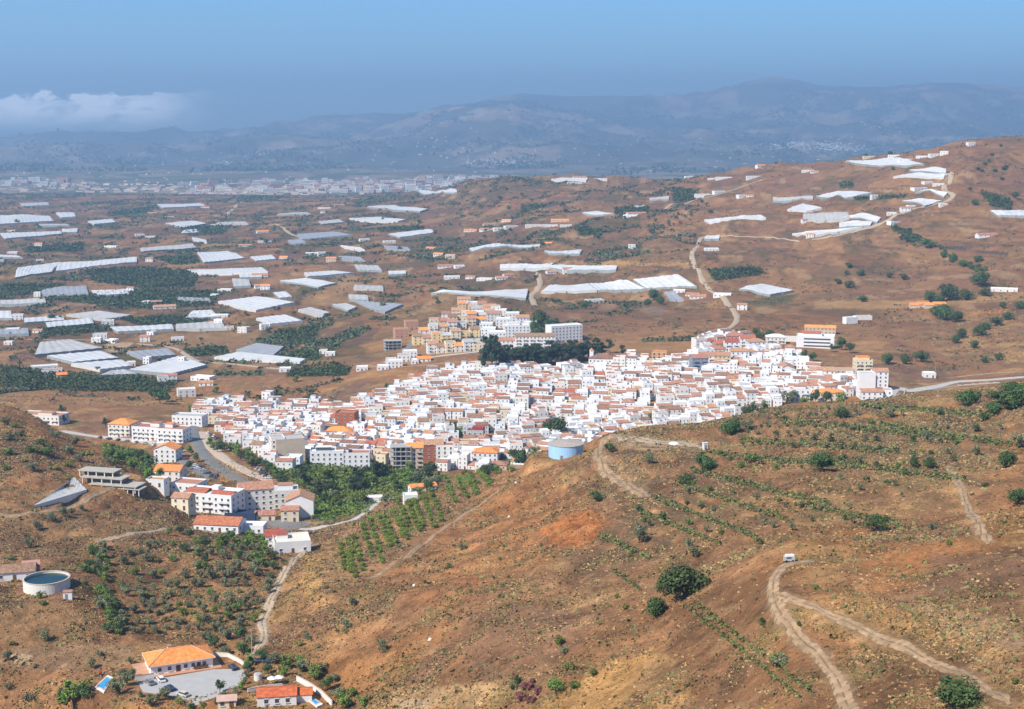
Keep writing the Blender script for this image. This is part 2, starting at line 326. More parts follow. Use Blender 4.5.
COL *= (1+.16*nf*(1-mt))[..., None]; _w = (1-sstep(5200, 7000, GY))[..., None]; COL *= np.array((1.0, .985, .86))*(1-_w)+np.array((1.25, 1.06, .80))*_w; _n = (1-sstep(900, 1400, GY))[..., None]; COL *= 1-_n*(.27*sstep(.05, .4, fbm(GX, GY, 6, 4, 150, .6))+.25*sstep(.1, .4, fbm(GX, GY, 17, 4, 151, .6)))[..., None]; COL *= 1+_n*(.28*sstep(.15, .45, fbm(GX, GY, 11, 4, 152, .6)))[..., None]
COL *= 1-(farm*(1-pl))[..., None]*np.array((.13, .16, .17))
# scrub and bare cut earth on the terrace banks, which follow the contours
for st_, zone, c_, op_ in ((5.2, farm*(1-pl)*sstep(-.1, .3, fbm(GX, GY, 420, 2, 160))*sstep(420, 560, GPX), (.10, .075, .045), .55), (2.6, (1-sstep(740, 820, GY))*sstep(330, 400, GY)*sstep(520, 640, GPX), (.13, .10, .05), .6), (2.2, (1-sstep(800, 860, GY))*sstep(600, 640, GY)*(1-sstep(60, 130, GPX)), (.11, .075, .045), .5), (1.9, (1-sstep(600, 640, GY))*sstep(440, 470, GY)*(1-sstep(80, 110, GPX)), (.13, .10, .055), .5)):
    q_ = (GZ+fbm(GX, GY, 60, 3, 161)*1.2)/st_; f_ = q_-np.floor(q_); t_ = sstep(.0, .12, f_)*(1-sstep(.26, .42, f_))*zone*op_*sstep(-.35, .1, fbm(GX, GY, 40, 3, 162))
    COL = COL*(1-t_[..., None])+np.array(c_)*t_[..., None]
COL = np.clip(COL, .015, .9)

# ------------------------------------------------------------------ materials
MATS = {}
def mat(name, c, rough=.85, var=.12, scale=.6, spec=.3, bump=0., rnd=0., c2=None, metal=0.):
    if name in MATS: return MATS[name]
    m_ = bpy.data.materials.new(name); m_.use_nodes = True; N, L = m_.node_tree.nodes, m_.node_tree.links
    b = N['Principled BSDF']; b.inputs['Roughness'].default_value = rough; b.inputs['Specular IOR Level'].default_value = spec; b.inputs['Metallic'].default_value = metal
    t = N.new('ShaderNodeTexCoord'); no = N.new('ShaderNodeTexNoise'); no.inputs['Scale'].default_value = scale; no.inputs['Detail'].default_value = 4
    L.new(t.outputs['Object'], no.inputs['Vector'])
    rp = N.new('ShaderNodeMapRange'); L.new(no.outputs[0], rp.inputs[0]); rp.inputs[1].default_value = .3; rp.inputs[2].default_value = .7
    mx = N.new('ShaderNodeMix'); mx.data_type = 'RGBA'; L.new(rp.outputs[0], mx.inputs[0])
    c = tuple(c)[:3]
    a = [x*(1-var) for x in c]; bb = [min(1, x*(1+var)) for x in (c2 or c)]
    mx.inputs[6].default_value = (*a, 1); mx.inputs[7].default_value = (*bb, 1); out = mx.outputs[2]
    if rnd:
        oi = N.new('ShaderNodeObjectInfo'); hs = N.new('ShaderNodeHueSaturation')
        r1 = N.new('ShaderNodeMapRange'); L.new(oi.outputs['Random'], r1.inputs[0]); r1.inputs[3].default_value = 1-rnd; r1.inputs[4].default_value = 1+rnd
        r2 = N.new('ShaderNodeMapRange'); L.new(oi.outputs['Random'], r2.inputs[0]); r2.inputs[3].default_value = .5-rnd*.09; r2.inputs[4].default_value = .5+rnd*.09
        L.new(r1.outputs[0], hs.inputs['Value']); L.new(r2.outputs[0], hs.inputs['Hue']); L.new(out, hs.inputs['Color']); out = hs.outputs[0]
    L.new(out, b.inputs['Base Color'])
    if bump:
        bp = N.new('ShaderNodeBump'); bp.inputs['Strength'].default_value = bump; L.new(no.outputs[0], bp.inputs['Height']); L.new(bp.outputs[0], b.inputs['Normal'])
    MATS[name] = m_; return m_
def tile_mat(name, c, c2, sc=(3.2, 1.2), rnd=.12):
    m_ = mat(name, c, .9, .18, .9, .15, 0, rnd, c2)
    N, L = m_.node_tree.nodes, m_.node_tree.links; b = N['Principled BSDF']
    w = N.new('ShaderNodeTexWave'); w.wave_type = 'BANDS'; w.bands_direction = 'X'; w.inputs['Scale'].default_value = sc[0]; w.inputs['Distortion'].default_value = .4
    t = N.new('ShaderNodeTexCoord'); L.new(t.outputs['Object'], w.inputs['Vector'])
    bp = N.new('ShaderNodeBump'); bp.inputs['Strength'].default_value = .5; bp.inputs['Distance'].default_value = .08; L.new(w.outputs[0], bp.inputs['Height']); L.new(bp.outputs[0], b.inputs['Normal'])
    return m_
WHITE = [mat('white_paint', (.74, .73, .705), .9, .05, .35, .2, 0, .05), mat('warm_white_paint', (.70, .67, .61), .9, .06, .35, .2, 0, .05), mat('cream_paint', (.70, .60, .43), .9, .06, .3, .2, 0, .08)]
OCHRE = mat('ochre_paint', (.68, .50, .27), .9, .08, .3, .2, 0, .12); BEIGE = mat('beige_render', (.55, .44, .33), .9, .08, .3, .2); PINK = mat('salmon_render', (.50, .27, .17), .9, .08, .3, .2)
BRICK = mat('red_brick', (.36, .12, .06), .9, .15, .8, .2); CONC = mat('raw_concrete', (.40, .38, .35), .9, .12, .5, .2); DARKC = mat('shaded_concrete', (.16, .15, .14), .9, .1, .5, .2)
TERRA = tile_mat('terracotta_tiles', (.40, .185, .11), (.50, .27, .17)); ORANGE = tile_mat('bright_orange_tiles', (.76, .25, .07), (.84, .32, .10), rnd=.05); BROWNT = tile_mat('old_brown_tiles', (.24, .13, .085), (.34, .20, .13)); REDT = tile_mat('red_tiles', (.40, .11, .06), (.46, .15, .09))
TERRACE = mat('terrace_floor_red', (.38, .17, .11), .9, .12, .6, .2, 0, .15); TERRG = mat('terrace_floor_grey', (.42, .41, .39), .9, .12, .6, .2, 0, .1); TERRW = mat('terrace_floor_white', (.74, .72, .68), .9, .06, .6, .2)
GLASS = mat('dark_window_glass', (.07, .075, .085), .15, .3, 2, .5); FRAME = mat('window_frame_white', (.7, .7, .68), .6, .05, 2); WOOD = mat('brown_door_wood', (.14, .07, .035), .6, .2, 2, .3, 0, .3)
PLASW = mat('white_greenhouse_plastic', (.60, .585, .55), .55, .10, .12, .4); PLASG = mat('grey_greenhouse_plastic', (.32, .32, .325), .6, .12, .12, .4); PLASC = mat('weathered_greenhouse_plastic', (.47, .445, .40), .6, .13, .12, .4)
NET = mat('greenhouse_side_net', (.30, .33, .31), .9, .15, .3, .2); METAL = mat('galvanised_metal', (.45, .46, .47), .4, .08, 1, .5, 0, 0, None, .6)
def leaf(name, c, c2, rnd=.22, sc=.9):
    m_ = mat(name, c, .7, .35, sc, .25, 0, rnd, c2); return m_
LEAFD = leaf('dark_leaves', (.045, .078, .022), (.075, .118, .034)); LEAFO = leaf('olive_leaves', (.115, .125, .058), (.17, .18, .09)); LEAFG = leaf('fresh_green_leaves', (.095, .145, .025), (.15, .21, .04))
LEAFY = leaf('yellow_green_leaves', (.15, .15, .03), (.22, .21, .05)); LEAFP = leaf('pine_needles', (.028, .045, .022), (.045, .070, .030)); LEAFR = leaf('pink_flowers_and_leaves', (.10, .10, .04), (.30, .075, .11), .1, 1.6)
DRYL = leaf('dry_scrub_leaves', (.29, .19, .10), (.22, .18, .085), .3, .05); BARK = mat('bark', (.12, .085, .06), .9, .2, 3, .2)
ASPH = mat('asphalt', (.19, .18, .165), .9, .12, .15, .3); DIRT = mat('dirt_track', (.30, .19, .105), .95, .18, .5, .1, .6, 0, (.37, .245, .14)); PALED = mat('pale_dirt_track', (.42, .32, .215), .95, .12, .3, .1, .3)
CREAMR = mat('concrete_road', (.45, .41, .35), .9, .07, .2, .2); PAVE = mat('paving', (.52, .40, .29), .9, .08, .5, .2); COURT = mat('courtyard_concrete', (.40, .385, .36), .9, .06, .3, .2)
POOL = mat('pool_water', (.05, .33, .62), .08, .15, .7, .5); TANKW = mat('reservoir_water', (.003, .030, .045), .12, .3, .12, .4, 0, 0, (.015, .035, .012)); TANKB = mat('pale_blue_paint', (.34, .55, .76), .8, .06, .4, .2)

# ground material: the base colour lives on the ground (attribute), plus fine world-space grain
gm_ = bpy.data.materials.new('dry_ground'); gm_.use_nodes = True; N, L = gm_.node_tree.nodes, gm_.node_tree.links
b = N['Principled BSDF']; b.inputs['Roughness'].default_value = .95; b.inputs['Specular IOR Level'].default_value = .1
at = N.new('ShaderNodeAttribute'); at.attribute_name = 'cover'
t = N.new('ShaderNodeTexCoord')
def gn(sc, det, ro=.6):
    n = N.new('ShaderNodeTexNoise'); n.inputs['Scale'].default_value = sc; n.inputs['Detail'].default_value = det; n.inputs['Roughness'].default_value = ro; L.new(t.outputs['Object'], n.inputs['Vector']); return n
g1, g2, g3 = gn(.45, 6, .7), gn(1.7, 5, .7), gn(.05, 8, .72)
def mrg(s, a, b_, c, d):
    n = N.new('ShaderNodeMapRange'); L.new(s, n.inputs[0])
    for i, q_ in enumerate((a, b_, c, d)): n.inputs[i+1].default_value = q_
    return n.outputs[0]
def mul(a, b_):
    n = N.new('ShaderNodeMath'); n.operation = 'MULTIPLY'; L.new(a, n.inputs[0]); L.new(b_, n.inputs[1]); return n.outputs[0]
fac = mul(mul(mrg(g1.outputs[0], .3, .7, .74, 1.26), mrg(g2.outputs[0], .3, .7, .74, 1.26)), mrg(g3.outputs[0], .3, .7, .72, 1.28))
vm = N.new('ShaderNodeVectorMath'); vm.operation = 'SCALE'; L.new(at.outputs['Color'], vm.inputs[0]); L.new(fac, vm.inputs['Scale'])
# dry tufts and stones as a colour grain
vo = N.new('ShaderNodeTexVoronoi'); vo.inputs['Scale'].default_value = .55; L.new(t.outputs['Object'], vo.inputs['Vector'])
mx = N.new('ShaderNodeMix'); mx.data_type = 'RGBA'; L.new(mul(mrg(vo.outputs['Distance'], .22, .38, 1, 0), mrg(g1.outputs[0], .45, .6, 0, .55)), mx.inputs[0]); L.new(vm.outputs[0], mx.inputs[6]); mx.inputs[7].default_value = (.13, .10, .05, 1)
L.new(mx.outputs[2], b.inputs['Base Color'])
bp = N.new('ShaderNodeBump'); bp.inputs['Strength'].default_value = .55; bp.inputs['Distance'].default_value = 1.1; L.new(g2.outputs[0], bp.inputs['Height'])
bp2 = N.new('ShaderNodeBump'); bp2.inputs['Strength'].default_value = .5; bp2.inputs['Distance'].default_value = 4.0; L.new(g1.outputs[0], bp2.inputs['Height']); L.new(bp.outputs[0], bp2.inputs['Normal']); L.new(bp2.outputs[0], b.inputs['Normal'])

def grid_mesh(name, X, Y, Z, m_, smooth=True):
    nr, nc = X.shape; me = bpy.data.meshes.new(name); me.vertices.add(nr*nc)
    me.vertices.foreach_set('co', np.stack([X, Y, Z], -1).astype(np.float32).ravel())
    i = np.arange(nr*nc).reshape(nr, nc)
    q = np.stack([i[:-1, :-1], i[:-1, 1:], i[1:, 1:], i[1:, :-1]], -1).reshape(-1, 4)
    me.loops.add(q.size); me.loops.foreach_set('vertex_index', q.ravel().astype(np.int32))
    me.polygons.add(len(q)); me.polygons.foreach_set('loop_start', np.arange(0, q.size, 4, dtype=np.int32)); me.polygons.foreach_set('loop_total', np.full(len(q), 4, np.int32))
    if smooth: me.polygons.foreach_set('use_smooth', np.ones(len(q), bool))
    me.materials.append(m_); me.update(calc_edges=True)
    o = bpy.data.objects.new(name, me); col.objects.link(o); return o
gr_o = grid_mesh('ground', GX, GY, GZ, gm_); gr_o['kind'] = 'structure'
ca = gr_o.data.color_attributes.new('cover', 'FLOAT_COLOR', 'POINT')
ca.data.foreach_set('color', np.concatenate([COL, np.ones(COL.shape[:2]+(1,))], -1).astype(np.float32).ravel())

# ------------------------------------------------------------------ mesh collecting
class MB:
    def __init__(s): s.v = []; s.f = []; s.m = []; s.n = 0
    def add(s, vs, fs, m_=0):
        s.v += [tuple(map(float, p)) for p in vs]; s.f += [tuple(i+s.n for i in f) for f in fs]
        s.m += [m_]*len(fs); s.n += len(vs); return s
    def box(s, x, y, z, sx, sy, sz, m_=0, rot=0, top=None):
        c, q = math.cos(rot), math.sin(rot); vs = []
        for k, (hz, sc) in enumerate(((0, 1), (1, top or 1))):
            for dx, dy in ((-1, -1), (1, -1), (1, 1), (-1, 1)):
                a, b_ = dx*sx/2*sc, dy*sy/2*sc; vs.append((x+a*c-b_*q, y+a*q+b_*c, z+hz*sz))
        return s.add(vs, [(3, 2, 1, 0), (4, 5, 6, 7), (0, 1, 5, 4), (1, 2, 6, 5), (2, 3, 7, 6), (3, 0, 4, 7)], m_)
    def gable(s, x, y, z, sx, sy, hz, m_=0, ov=.3, th=.18, axis='x', wallm=None):
        # ridge along x (or y), with thickness; optional gable triangles in wall material
        def P_(a, b_, c): return (x+a, y+b_, z+c) if axis == 'x' else (x-b_, y+a, z+c)
        lx, ly = (sx, sy) if axis == 'x' else (sy, sx)
        a, b_ = lx/2+ov, ly/2+ov; e = -ov*hz/(ly/2)
        s.add([P_(-a, -b_, e), P_(a, -b_, e), P_(a, 0, hz), P_(-a, 0, hz), P_(-a, b_, e), P_(a, b_, e),
               P_(-a, -b_, e-th), P_(a, -b_, e-th), P_(a, 0, hz-th), P_(-a, 0, hz-th), P_(-a, b_, e-th), P_(a, b_, e-th)],
              [(0, 1, 2, 3), (3, 2, 5, 4), (7, 6, 9, 8), (8, 9, 10, 11), (0, 6, 7, 1), (4, 5, 11, 10), (1, 7, 8, 2), (2, 8, 11, 5), (0, 3, 9, 6), (3, 4, 10, 9)], m_)
        return s
    def gable_walls(s, x, y, z, sx, sy, hz, m_=0, axis='x', inset=.01):
        def P_(a, b_, c): return (x+a, y+b_, z+c) if axis == 'x' else (x-b_, y+a, z+c)
        lx, ly = (sx, sy) if axis == 'x' else (sy, sx); a = lx/2-inset; b_ = ly/2-inset
        return s.add([P_(-a, -b_, 0), P_(-a, b_, 0), P_(-a, 0, hz-.2), P_(a, -b_, 0), P_(a, b_, 0), P_(a, 0, hz-.2)], [(0, 2, 1), (3, 4, 5), (0, 3, 5, 2), (1, 2, 5, 4)], m_)
    def hip(s, x, y, z, sx, sy, hz, m_=0, ov=.4, th=.2):
        a, b_ = sx/2+ov, sy/2+ov; r = max(a-b_, .01); e = 0
        if sx >= sy: rd = [(-r, 0, hz), (r, 0, hz)]
        else: r = b_-a; rd = [(0, -r, hz), (0, r, hz)]
        vs = [(-a, -b_, e), (a, -b_, e), (a, b_, e), (-a, b_, e)]+rd+[(-a, -b_, e-th), (a, -b_, e-th), (a, b_, e-th), (-a, b_, e-th)]
        vs = [(x+p[0], y+p[1], z+p[2]) for p in vs]
        top = [(0, 1, 5, 4), (1, 2, 5), (2, 3, 4, 5), (3, 0, 4)] if sx >= sy else [(0, 1, 4), (1, 2, 5, 4), (2, 3, 5), (3, 0, 4, 5)]
        return s.add(vs, top+[(0, 6, 7, 1), (1, 7, 8, 2), (2, 8, 9, 3), (3, 9, 6, 0), (9, 8, 7, 6)], m_)
    def cyl(s, x, y, z, r, hz, n=16, m_=0, r2=None, cap=True):
        r2 = r if r2 is None else r2; vs = [(x+r*math.cos(2*math.pi*i/n), y+r*math.sin(2*math.pi*i/n), z) for i in range(n)]+[(x+r2*math.cos(2*math.pi*i/n), y+r2*math.sin(2*math.pi*i/n), z+hz) for i in range(n)]
        fs = [(i, (i+1) % n, (i+1) % n+n, i+n) for i in range(n)]
        if cap: fs += [tuple(range(n, 2*n)), tuple(range(n-1, -1, -1))]
        return s.add(vs, fs, m_)
    def tube(s, p, q_, r, r2=None, n=6, m_=0):
        p, q_ = Vector(p), Vector(q_); d = (q_-p).normalized(); u = d.orthogonal().normalized(); w = d.cross(u); r2 = r if r2 is None else r2; vs = []
        for c, rr in ((p, r), (q_, r2)):
            for i in range(n): a = 2*math.pi*i/n; vs.append(c+u*math.cos(a)*rr+w*math.sin(a)*rr)
        return s.add(vs, [(i, (i+1) % n, (i+1) % n+n, i+n) for i in range(n)]+[tuple(range(n-1, -1, -1)), tuple(range(n, 2*n))], m_)
    def merged(s, o, loc=(0, 0, 0), rot=0, sc=1, moff=None):
        c, q_ = math.cos(rot)*sc, math.sin(rot)*sc
        s.v += [(loc[0]+p[0]*c-p[1]*q_, loc[1]+p[0]*q_+p[1]*c, loc[2]+p[2]*sc) for p in o.v]
        s.f += [tuple(i+s.n for i in f) for f in o.f]; s.m += [moff[k] for k in o.m] if moff else o.m; s.n += o.n; return s
    def mesh(s, name, mats, smooth=False):
        me = bpy.data.meshes.new(name); me.from_pydata(s.v, [], s.f)
        for m_ in (mats if isinstance(mats, (list, tuple)) else [mats]): me.materials.append(m_)
        me.polygons.foreach_set('material_index', s.m)
        if smooth: me.polygons.foreach_set('use_smooth', [True]*len(s.f))
        me.update(); return me
    def build(s, name, mats, parent=None, smooth=False, loc=None):
        o = bpy.data.objects.new(name, s.mesh(name, mats, smooth)); col.objects.link(o)
        if parent is not None: o.parent = parent
        if loc is not None: o.location = loc
        return o
def tag(o, label=None, cat=None, group=None, kind=None):
    if label: o['label'] = label
    if cat: o['category'] = cat
    if group: o['group'] = group
    if kind: o['kind'] = kind
    return o
def empty(name, loc=(0, 0, 0), rz=0):
    o = bpy.data.objects.new(name, None); col.objects.link(o); o.location = loc; o.rotation_euler = (0, 0, rz); o.empty_display_size = .1; return o
def copy_tree(o, kids, parent=None):
    c = o.copy(); col.objects.link(c); c.parent = parent
    for ch in kids.get(o.name, ()): copy_tree(ch, kids, c)
    return c
def kidmap(root):
    k = {}
    def rec(o):
        k[o.name] = [c for c in ALLP.get(o.name, ())]
        for c in k[o.name]: rec(c)
    rec(root); return k
class Proto:
    """a thing built once; the first placement moves it, later ones copy it with its parts"""
    def __init__(s, root): s.root = root; s.used = False; s.kids = None
    def put(s, loc, rz=0, sc=1):
        if s.kids is None:
            s.kids = {}
            allo = [o for o in col.objects if o.parent is not None]
            st = [s.root]
            while st:
                o = st.pop(); s.kids[o.name] = [c for c in allo if c.parent == o]; st += s.kids[o.name]
        if s.used:
            o = copy_tree(s.root, s.kids)
            for k in ('label', 'group', 'category'):
                if k in o: del o[k]
        else: o = s.root; s.used = True
        o.location = loc; o.rotation_euler = (0, 0, rz); o.scale = (sc, sc, sc) if isinstance(sc, (int, float)) else sc
        return o
    def drop(s):
        if not s.used:
            for o in [o for o in col.objects if o.parent is not None and (o.parent == s.root or o.parent.parent == s.root)]+[s.root]: bpy.data.objects.remove(o)
# ------------------------------------------------------------------ roads and tracks, draped on the ground
def catmull(pts, n=10):
    out = []
    P_ = [pts[0]]+list(pts)+[pts[-1]]
    for i in range(1, len(P_)-2):
        p0, p1, p2, p3 = map(np.array, (P_[i-1], P_[i], P_[i+1], P_[i+2]))
        for k in range(n):
            t_ = k/n; out.append(.5*((2*p1)+(-p0+p2)*t_+(2*p0-5*p1+4*p2-p3)*t_**2+(-p0+3*p1-3*p2+p3)*t_**3))
    out.append(np.array(P_[-2])); return out
ROADLINES = []; VERGE = []; MIDG = mat('weedy_track_middle', (.22, .15, .08), .95, .3, .8, .1, .4)
def road(name, px, width, m_, dmin=0, lift=None, wob_=.12, keep=True):
    w = [hit(a, b_, dmin)[:2] for a, b_ in px]
    c = catmull(w, 14); c = np.array(c)
    seg = np.hypot(*np.diff(c, axis=0).T); L_ = np.concatenate([[0], np.cumsum(seg)]); d0 = c[:, 1].mean()
    st = max(1.0, d0*.0018); n = max(4, int(L_[-1]/st)); s = np.linspace(0, L_[-1], n)
    X = np.interp(s, L_, c[:, 0]); Y = np.interp(s, L_, c[:, 1])
    tx, ty = np.gradient(X), np.gradient(Y); l = np.hypot(tx, ty)+1e-9; nx, ny = -ty/l, tx/l
    rough = m_ in (DIRT, PALED)
    off = lift if lift is not None else .06+d0*.0002
    K = 8 if rough and d0 < 900 else 5; GXr = np.zeros((n, K)); GYr = GXr.copy(); GZr = GXr.copy()
    endf = np.clip(np.minimum(np.arange(n), np.arange(n)[::-1])*st/(width*1.6), .25, 1) if rough else 1
    ww = width*endf*(1+wob_*(1.2 if rough else 1)*np.array([math.sin(i*.31)+math.sin(i*.13+1)+.7*math.sin(i*1.7) for i in range(n)])/2)
    for j in range(K):
        f = j/(K-1)-.5; GXr[:, j] = X+nx*ww*f; GYr[:, j] = Y+ny*ww*f
    for i in range(n):
        for j in range(K): GZr[i, j] = ground(GXr[i, j], GYr[i, j])
    GZr[:, 1:-1] = np.maximum(GZr[:, 1:-1], .5*(GZr[:, :1]+GZr[:, -1:])*.6+GZr[:, 1:-1]*.4)
    GZr += off; GZr[:, 0] -= off*.6; GZr[:, -1] -= off*.6
    o = grid_mesh(name, GXr, GYr, GZr, m_); o['kind'] = 'structure'
    if K == 8:
        o.data.materials.append(MIDG); mi = np.zeros((n-1, 7), np.int32); mi[:, 3] = 1; mi[:, 0] = mi[:, 6] = (RNG.random(n-1) < .4); mi[RNG.random(n-1) < .18, 3] = 0; o.data.polygons.foreach_set('material_index', mi.ravel())
    VERGE.append((X[::3], Y[::3], width, rough, m_))
    if keep: ROADLINES.append(np.stack([X, Y], 1))
    return o
road('dirt_track', [(852,730),(849,709),(838,682),(822,659),(800,639),(782,616),(774,598),(774,580),(782,568),(797,563),(815,562)], 2.7, DIRT)
road('dirt_track', [(776,594),(790,599),(820,610),(851,624),(890,642),(923,658),(948,670),(985,690),(1010,705)], 2.3, DIRT)
road('dirt_track', [(948,466),(955,480),(964,498),(974,517),(988,545)], 2.6, DIRT)
road('ridge_track', [(622,436),(604,440),(598,452),(603,466),(613,476),(630,486),(650,497)], 4.6, DIRT)
road('yard_track', [(618,437),(640,439),(665,443),(685,446),(703,449)], 9, PALED)
road('footpath', [(502,488),(470,511),(432,537),(395,562),(368,580)], 2.2, DIRT)
road('pale_lane', [(314,546),(303,552),(293,562),(284,573),(278,585),(272,597),(268,608),(262,622),(264,634),(262,642),(252,656)], 3.2, PALED)
road('concrete_lane', [(300,529),(322,527),(345,522),(368,510),(382,502),(396,497),(412,492),(432,485)], 5, CREAMR)
road('yard', [(232,520),(255,523),(275,522),(305,527)], 15, ASPH)
road('village_road', [(193,426),(195,436),(199,446),(205,456),(216,466),(232,476),(246,483)], 7.5, ASPH, 800)
road('promenade', [(203,432),(208,442),(216,452),(230,463),(250,473),(270,481)], 8, PAVE, 800)
road('village_road', [(62,431),(85,435),(110,438),(140,441),(165,446),(183,452)], 6, CREAMR, 800)
road('village_road', [(176,455),(186,463),(196,470),(212,478)], 8, ASPH, 800)
road('concrete_road', [(872,400),(890,396),(912,391),(935,387),(957,382),(990,380),(1030,377),(1060,375)], 8.5, CREAMR, 0, .5)
road('terrace_track', [(950,378),(985,374),(1030,372)], 5, DIRT, 0, .3)
road('hill_road', [(707,236),(698,244),(692,254),(695,267),(702,280),(708,288),(722,297),(732,308),(737,319),(730,328),(718,333),(700,336)], 6.5, PALED, 0, 1.0)
road('ridge_road', [(951,172),(950,182),(944,188),(953,195),(948,201),(930,206),(905,213),(890,219),(877,225),(860,230),(838,236),(812,240)], 8, PALED, 0, 1.2)
road('ridge_road', [(766,179),(745,186),(718,195),(690,202),(664,210)], 6, PALED, 0, 1.2)
road('estate_road', [(390,366),(398,360),(406,351),(414,342),(426,332),(440,324)], 8, ASPH, 0, .6)
road('estate_road', [(385,362),(410,360),(434,357),(460,354),(486,351)], 6, CREAMR, 0, .6)
road('plain_road', [(137,344),(158,346),(176,349),(188,356),(198,361),(230,364),(258,367),(290,370)], 6, PALED, 0, .6)
road('plain_road', [(537,272),(540,282),(537,290),(531,296),(535,306)], 8, PALED, 0, .8)
road('plain_road', [(245,201),(235,208),(226,216)], 9, PALED, 0, 1.2)
road('plain_road', [(276,224),(284,228),(289,233),(300,237)], 8, PALED, 0, 1.0)
road('farm_track', [(0,514),(16,516),(56,510),(90,497),(113,487)], 3.5, DIRT)
road('farm_track', [(705,237),(740,237),(770,238),(800,242)], 4, PALED, 0, 1.0)
road('farm_track', [(100,541),(130,534),(160,530),(195,530),(214,534)], 3, PALED)
road('farm_track', [(360,366),(400,367),(450,363),(486,361)], 4, DIRT, 0, .6)
road('farm_track', [(0,338),(40,340),(80,340),(135,343)], 5, DIRT, 0, .6)
road('farm_track', [(500,300),(520,296),(535,296)], 5, DIRT, 0, .6)

# trampled verges: the ground itself is worn and dusty beside the tracks
for X_, Y_, wd, rough, m_ in VERGE:
    if Y_.mean() > 1600: continue
    pad_ = wd*2.2; sel = (GX > X_.min()-pad_) & (GX < X_.max()+pad_) & (GY > Y_.min()-pad_) & (GY < Y_.max()+pad_); ii = np.nonzero(sel)
    if len(ii[0]) == 0: continue
    gx, gy = GX[ii], GY[ii]; dm = np.full(len(gx), 1e9)
    for s0 in range(0, len(gx), 20000): dm[s0:s0+20000] = np.min(np.hypot(gx[s0:s0+20000, None]-X_[None], gy[s0:s0+20000, None]-Y_[None]), axis=1)
    t_ = (1-sstep(wd*.4, wd*.95, dm+nf[ii]*wd*.45))*.6
    COL[ii] = COL[ii]*(1-t_[:, None])+np.array((.33, .215, .12) if m_ is DIRT else (.42, .32, .215))*t_[:, None]
ca.data.foreach_set('color', np.concatenate([COL, np.ones(COL.shape[:2]+(1,))], -1).astype(np.float32).ravel())

# ------------------------------------------------------------------ labels that single things out
ANCH = [('the blue water tank',566,450),('the several red roofs',205,498),('the long terracotta roof',258,497),('the raw concrete frame',400,455),
 ('the bare brick building',346,420),('the windowless beige wall',290,450),('the white church',601,358),('the orange-ochre block',659,356),
 ('the ribbon-windowed building',815,333),('the tall red-brick house',866,376),('the yellow hillside flats',864,357),('the white apartment tower',567,330),('the ochre estate',450,330),
 ('the grey concrete skeleton',394,339),('the tall dark pines',492,358),('the orange farm roofs',928,305),('the concrete road pole',935,372),('the concrete pavilion',110,477),
 ('the slope panel',60,494),('the long white block',150,423),('the left edge block',38,414),('the round reservoir',47,583),('the orange-roofed villa',175,655),
 ('the curving white hill road',700,270),('the zigzag ridge road',945,190),('the pair of dark pond liners',970,250),('the oval green field',737,273),('the big dark grove',145,280),
 ('the long low greenhouse',145,330),('the wide grey greenhouse',150,356),('the three-part greenhouse',620,284),('the builders yard',115,345),
 ('the far coastal town',400,188),('the bare coastal hill',475,184),('the estate foot square',425,350),('the green valley',350,490),('the curved promenade',235,465),('the climbing tree strip',915,240),
 ('the fan-shaped greenhouse',885,163),('the far left plain corner',10,220),('the ridge top on the right',980,142),('the dotted olive slope',650,225),('the orange-roofed pair',165,460),
 ('the village centre trees',450,425),('the lone village tree',555,428),('the mid-plain farm',440,265)]
LAB = []
def want(o, look, px, py, cat, group=None, maxw=16):
    o['category'] = cat
    if group: o['group'] = group
    LAB.append((o, look, px, py)); return o
ORD = ['', 'second ', 'third ', 'fourth ', 'fifth ', 'sixth ', 'seventh ', 'eighth ', 'ninth ', 'tenth ', 'eleventh ', 'twelfth ', 'thirteenth ', 'fourteenth ', 'fifteenth ', 'sixteenth ', 'seventeenth ', 'eighteenth ', 'nineteenth ', 'twentieth ']
def finish_labels():
    g = {}
    for o, look, px, py in LAB:
        best = min(ANCH, key=lambda a: math.hypot(px-a[1], (py-a[2])*2.2)+(1e3 if math.hypot(px-a[1], py-a[2]) < 2.5 else 0))
        dx, dy = px-best[1], (py-best[2])*2.2
        ang = math.degrees(math.atan2(-dy, dx)) % 360
        dirn = ['right of', 'behind-right of', 'behind', 'behind-left of', 'left of', 'front-left of', 'before', 'front-right of'][int(((ang+22.5) % 360)//45)]
        g.setdefault((look, dirn, best[0]), []).append((math.hypot(dx, dy), o))
    for (look, dirn, a), lst in g.items():
        lst.sort(key=lambda t_: t_[0])
        for i, (_, o) in enumerate(lst):
            o['label'] = look+' '+dirn+' '+a if len(lst) == 1 else (ORD[i] if i < 20 else 'far ')+'nearest '+look+' '+dirn+' '+a

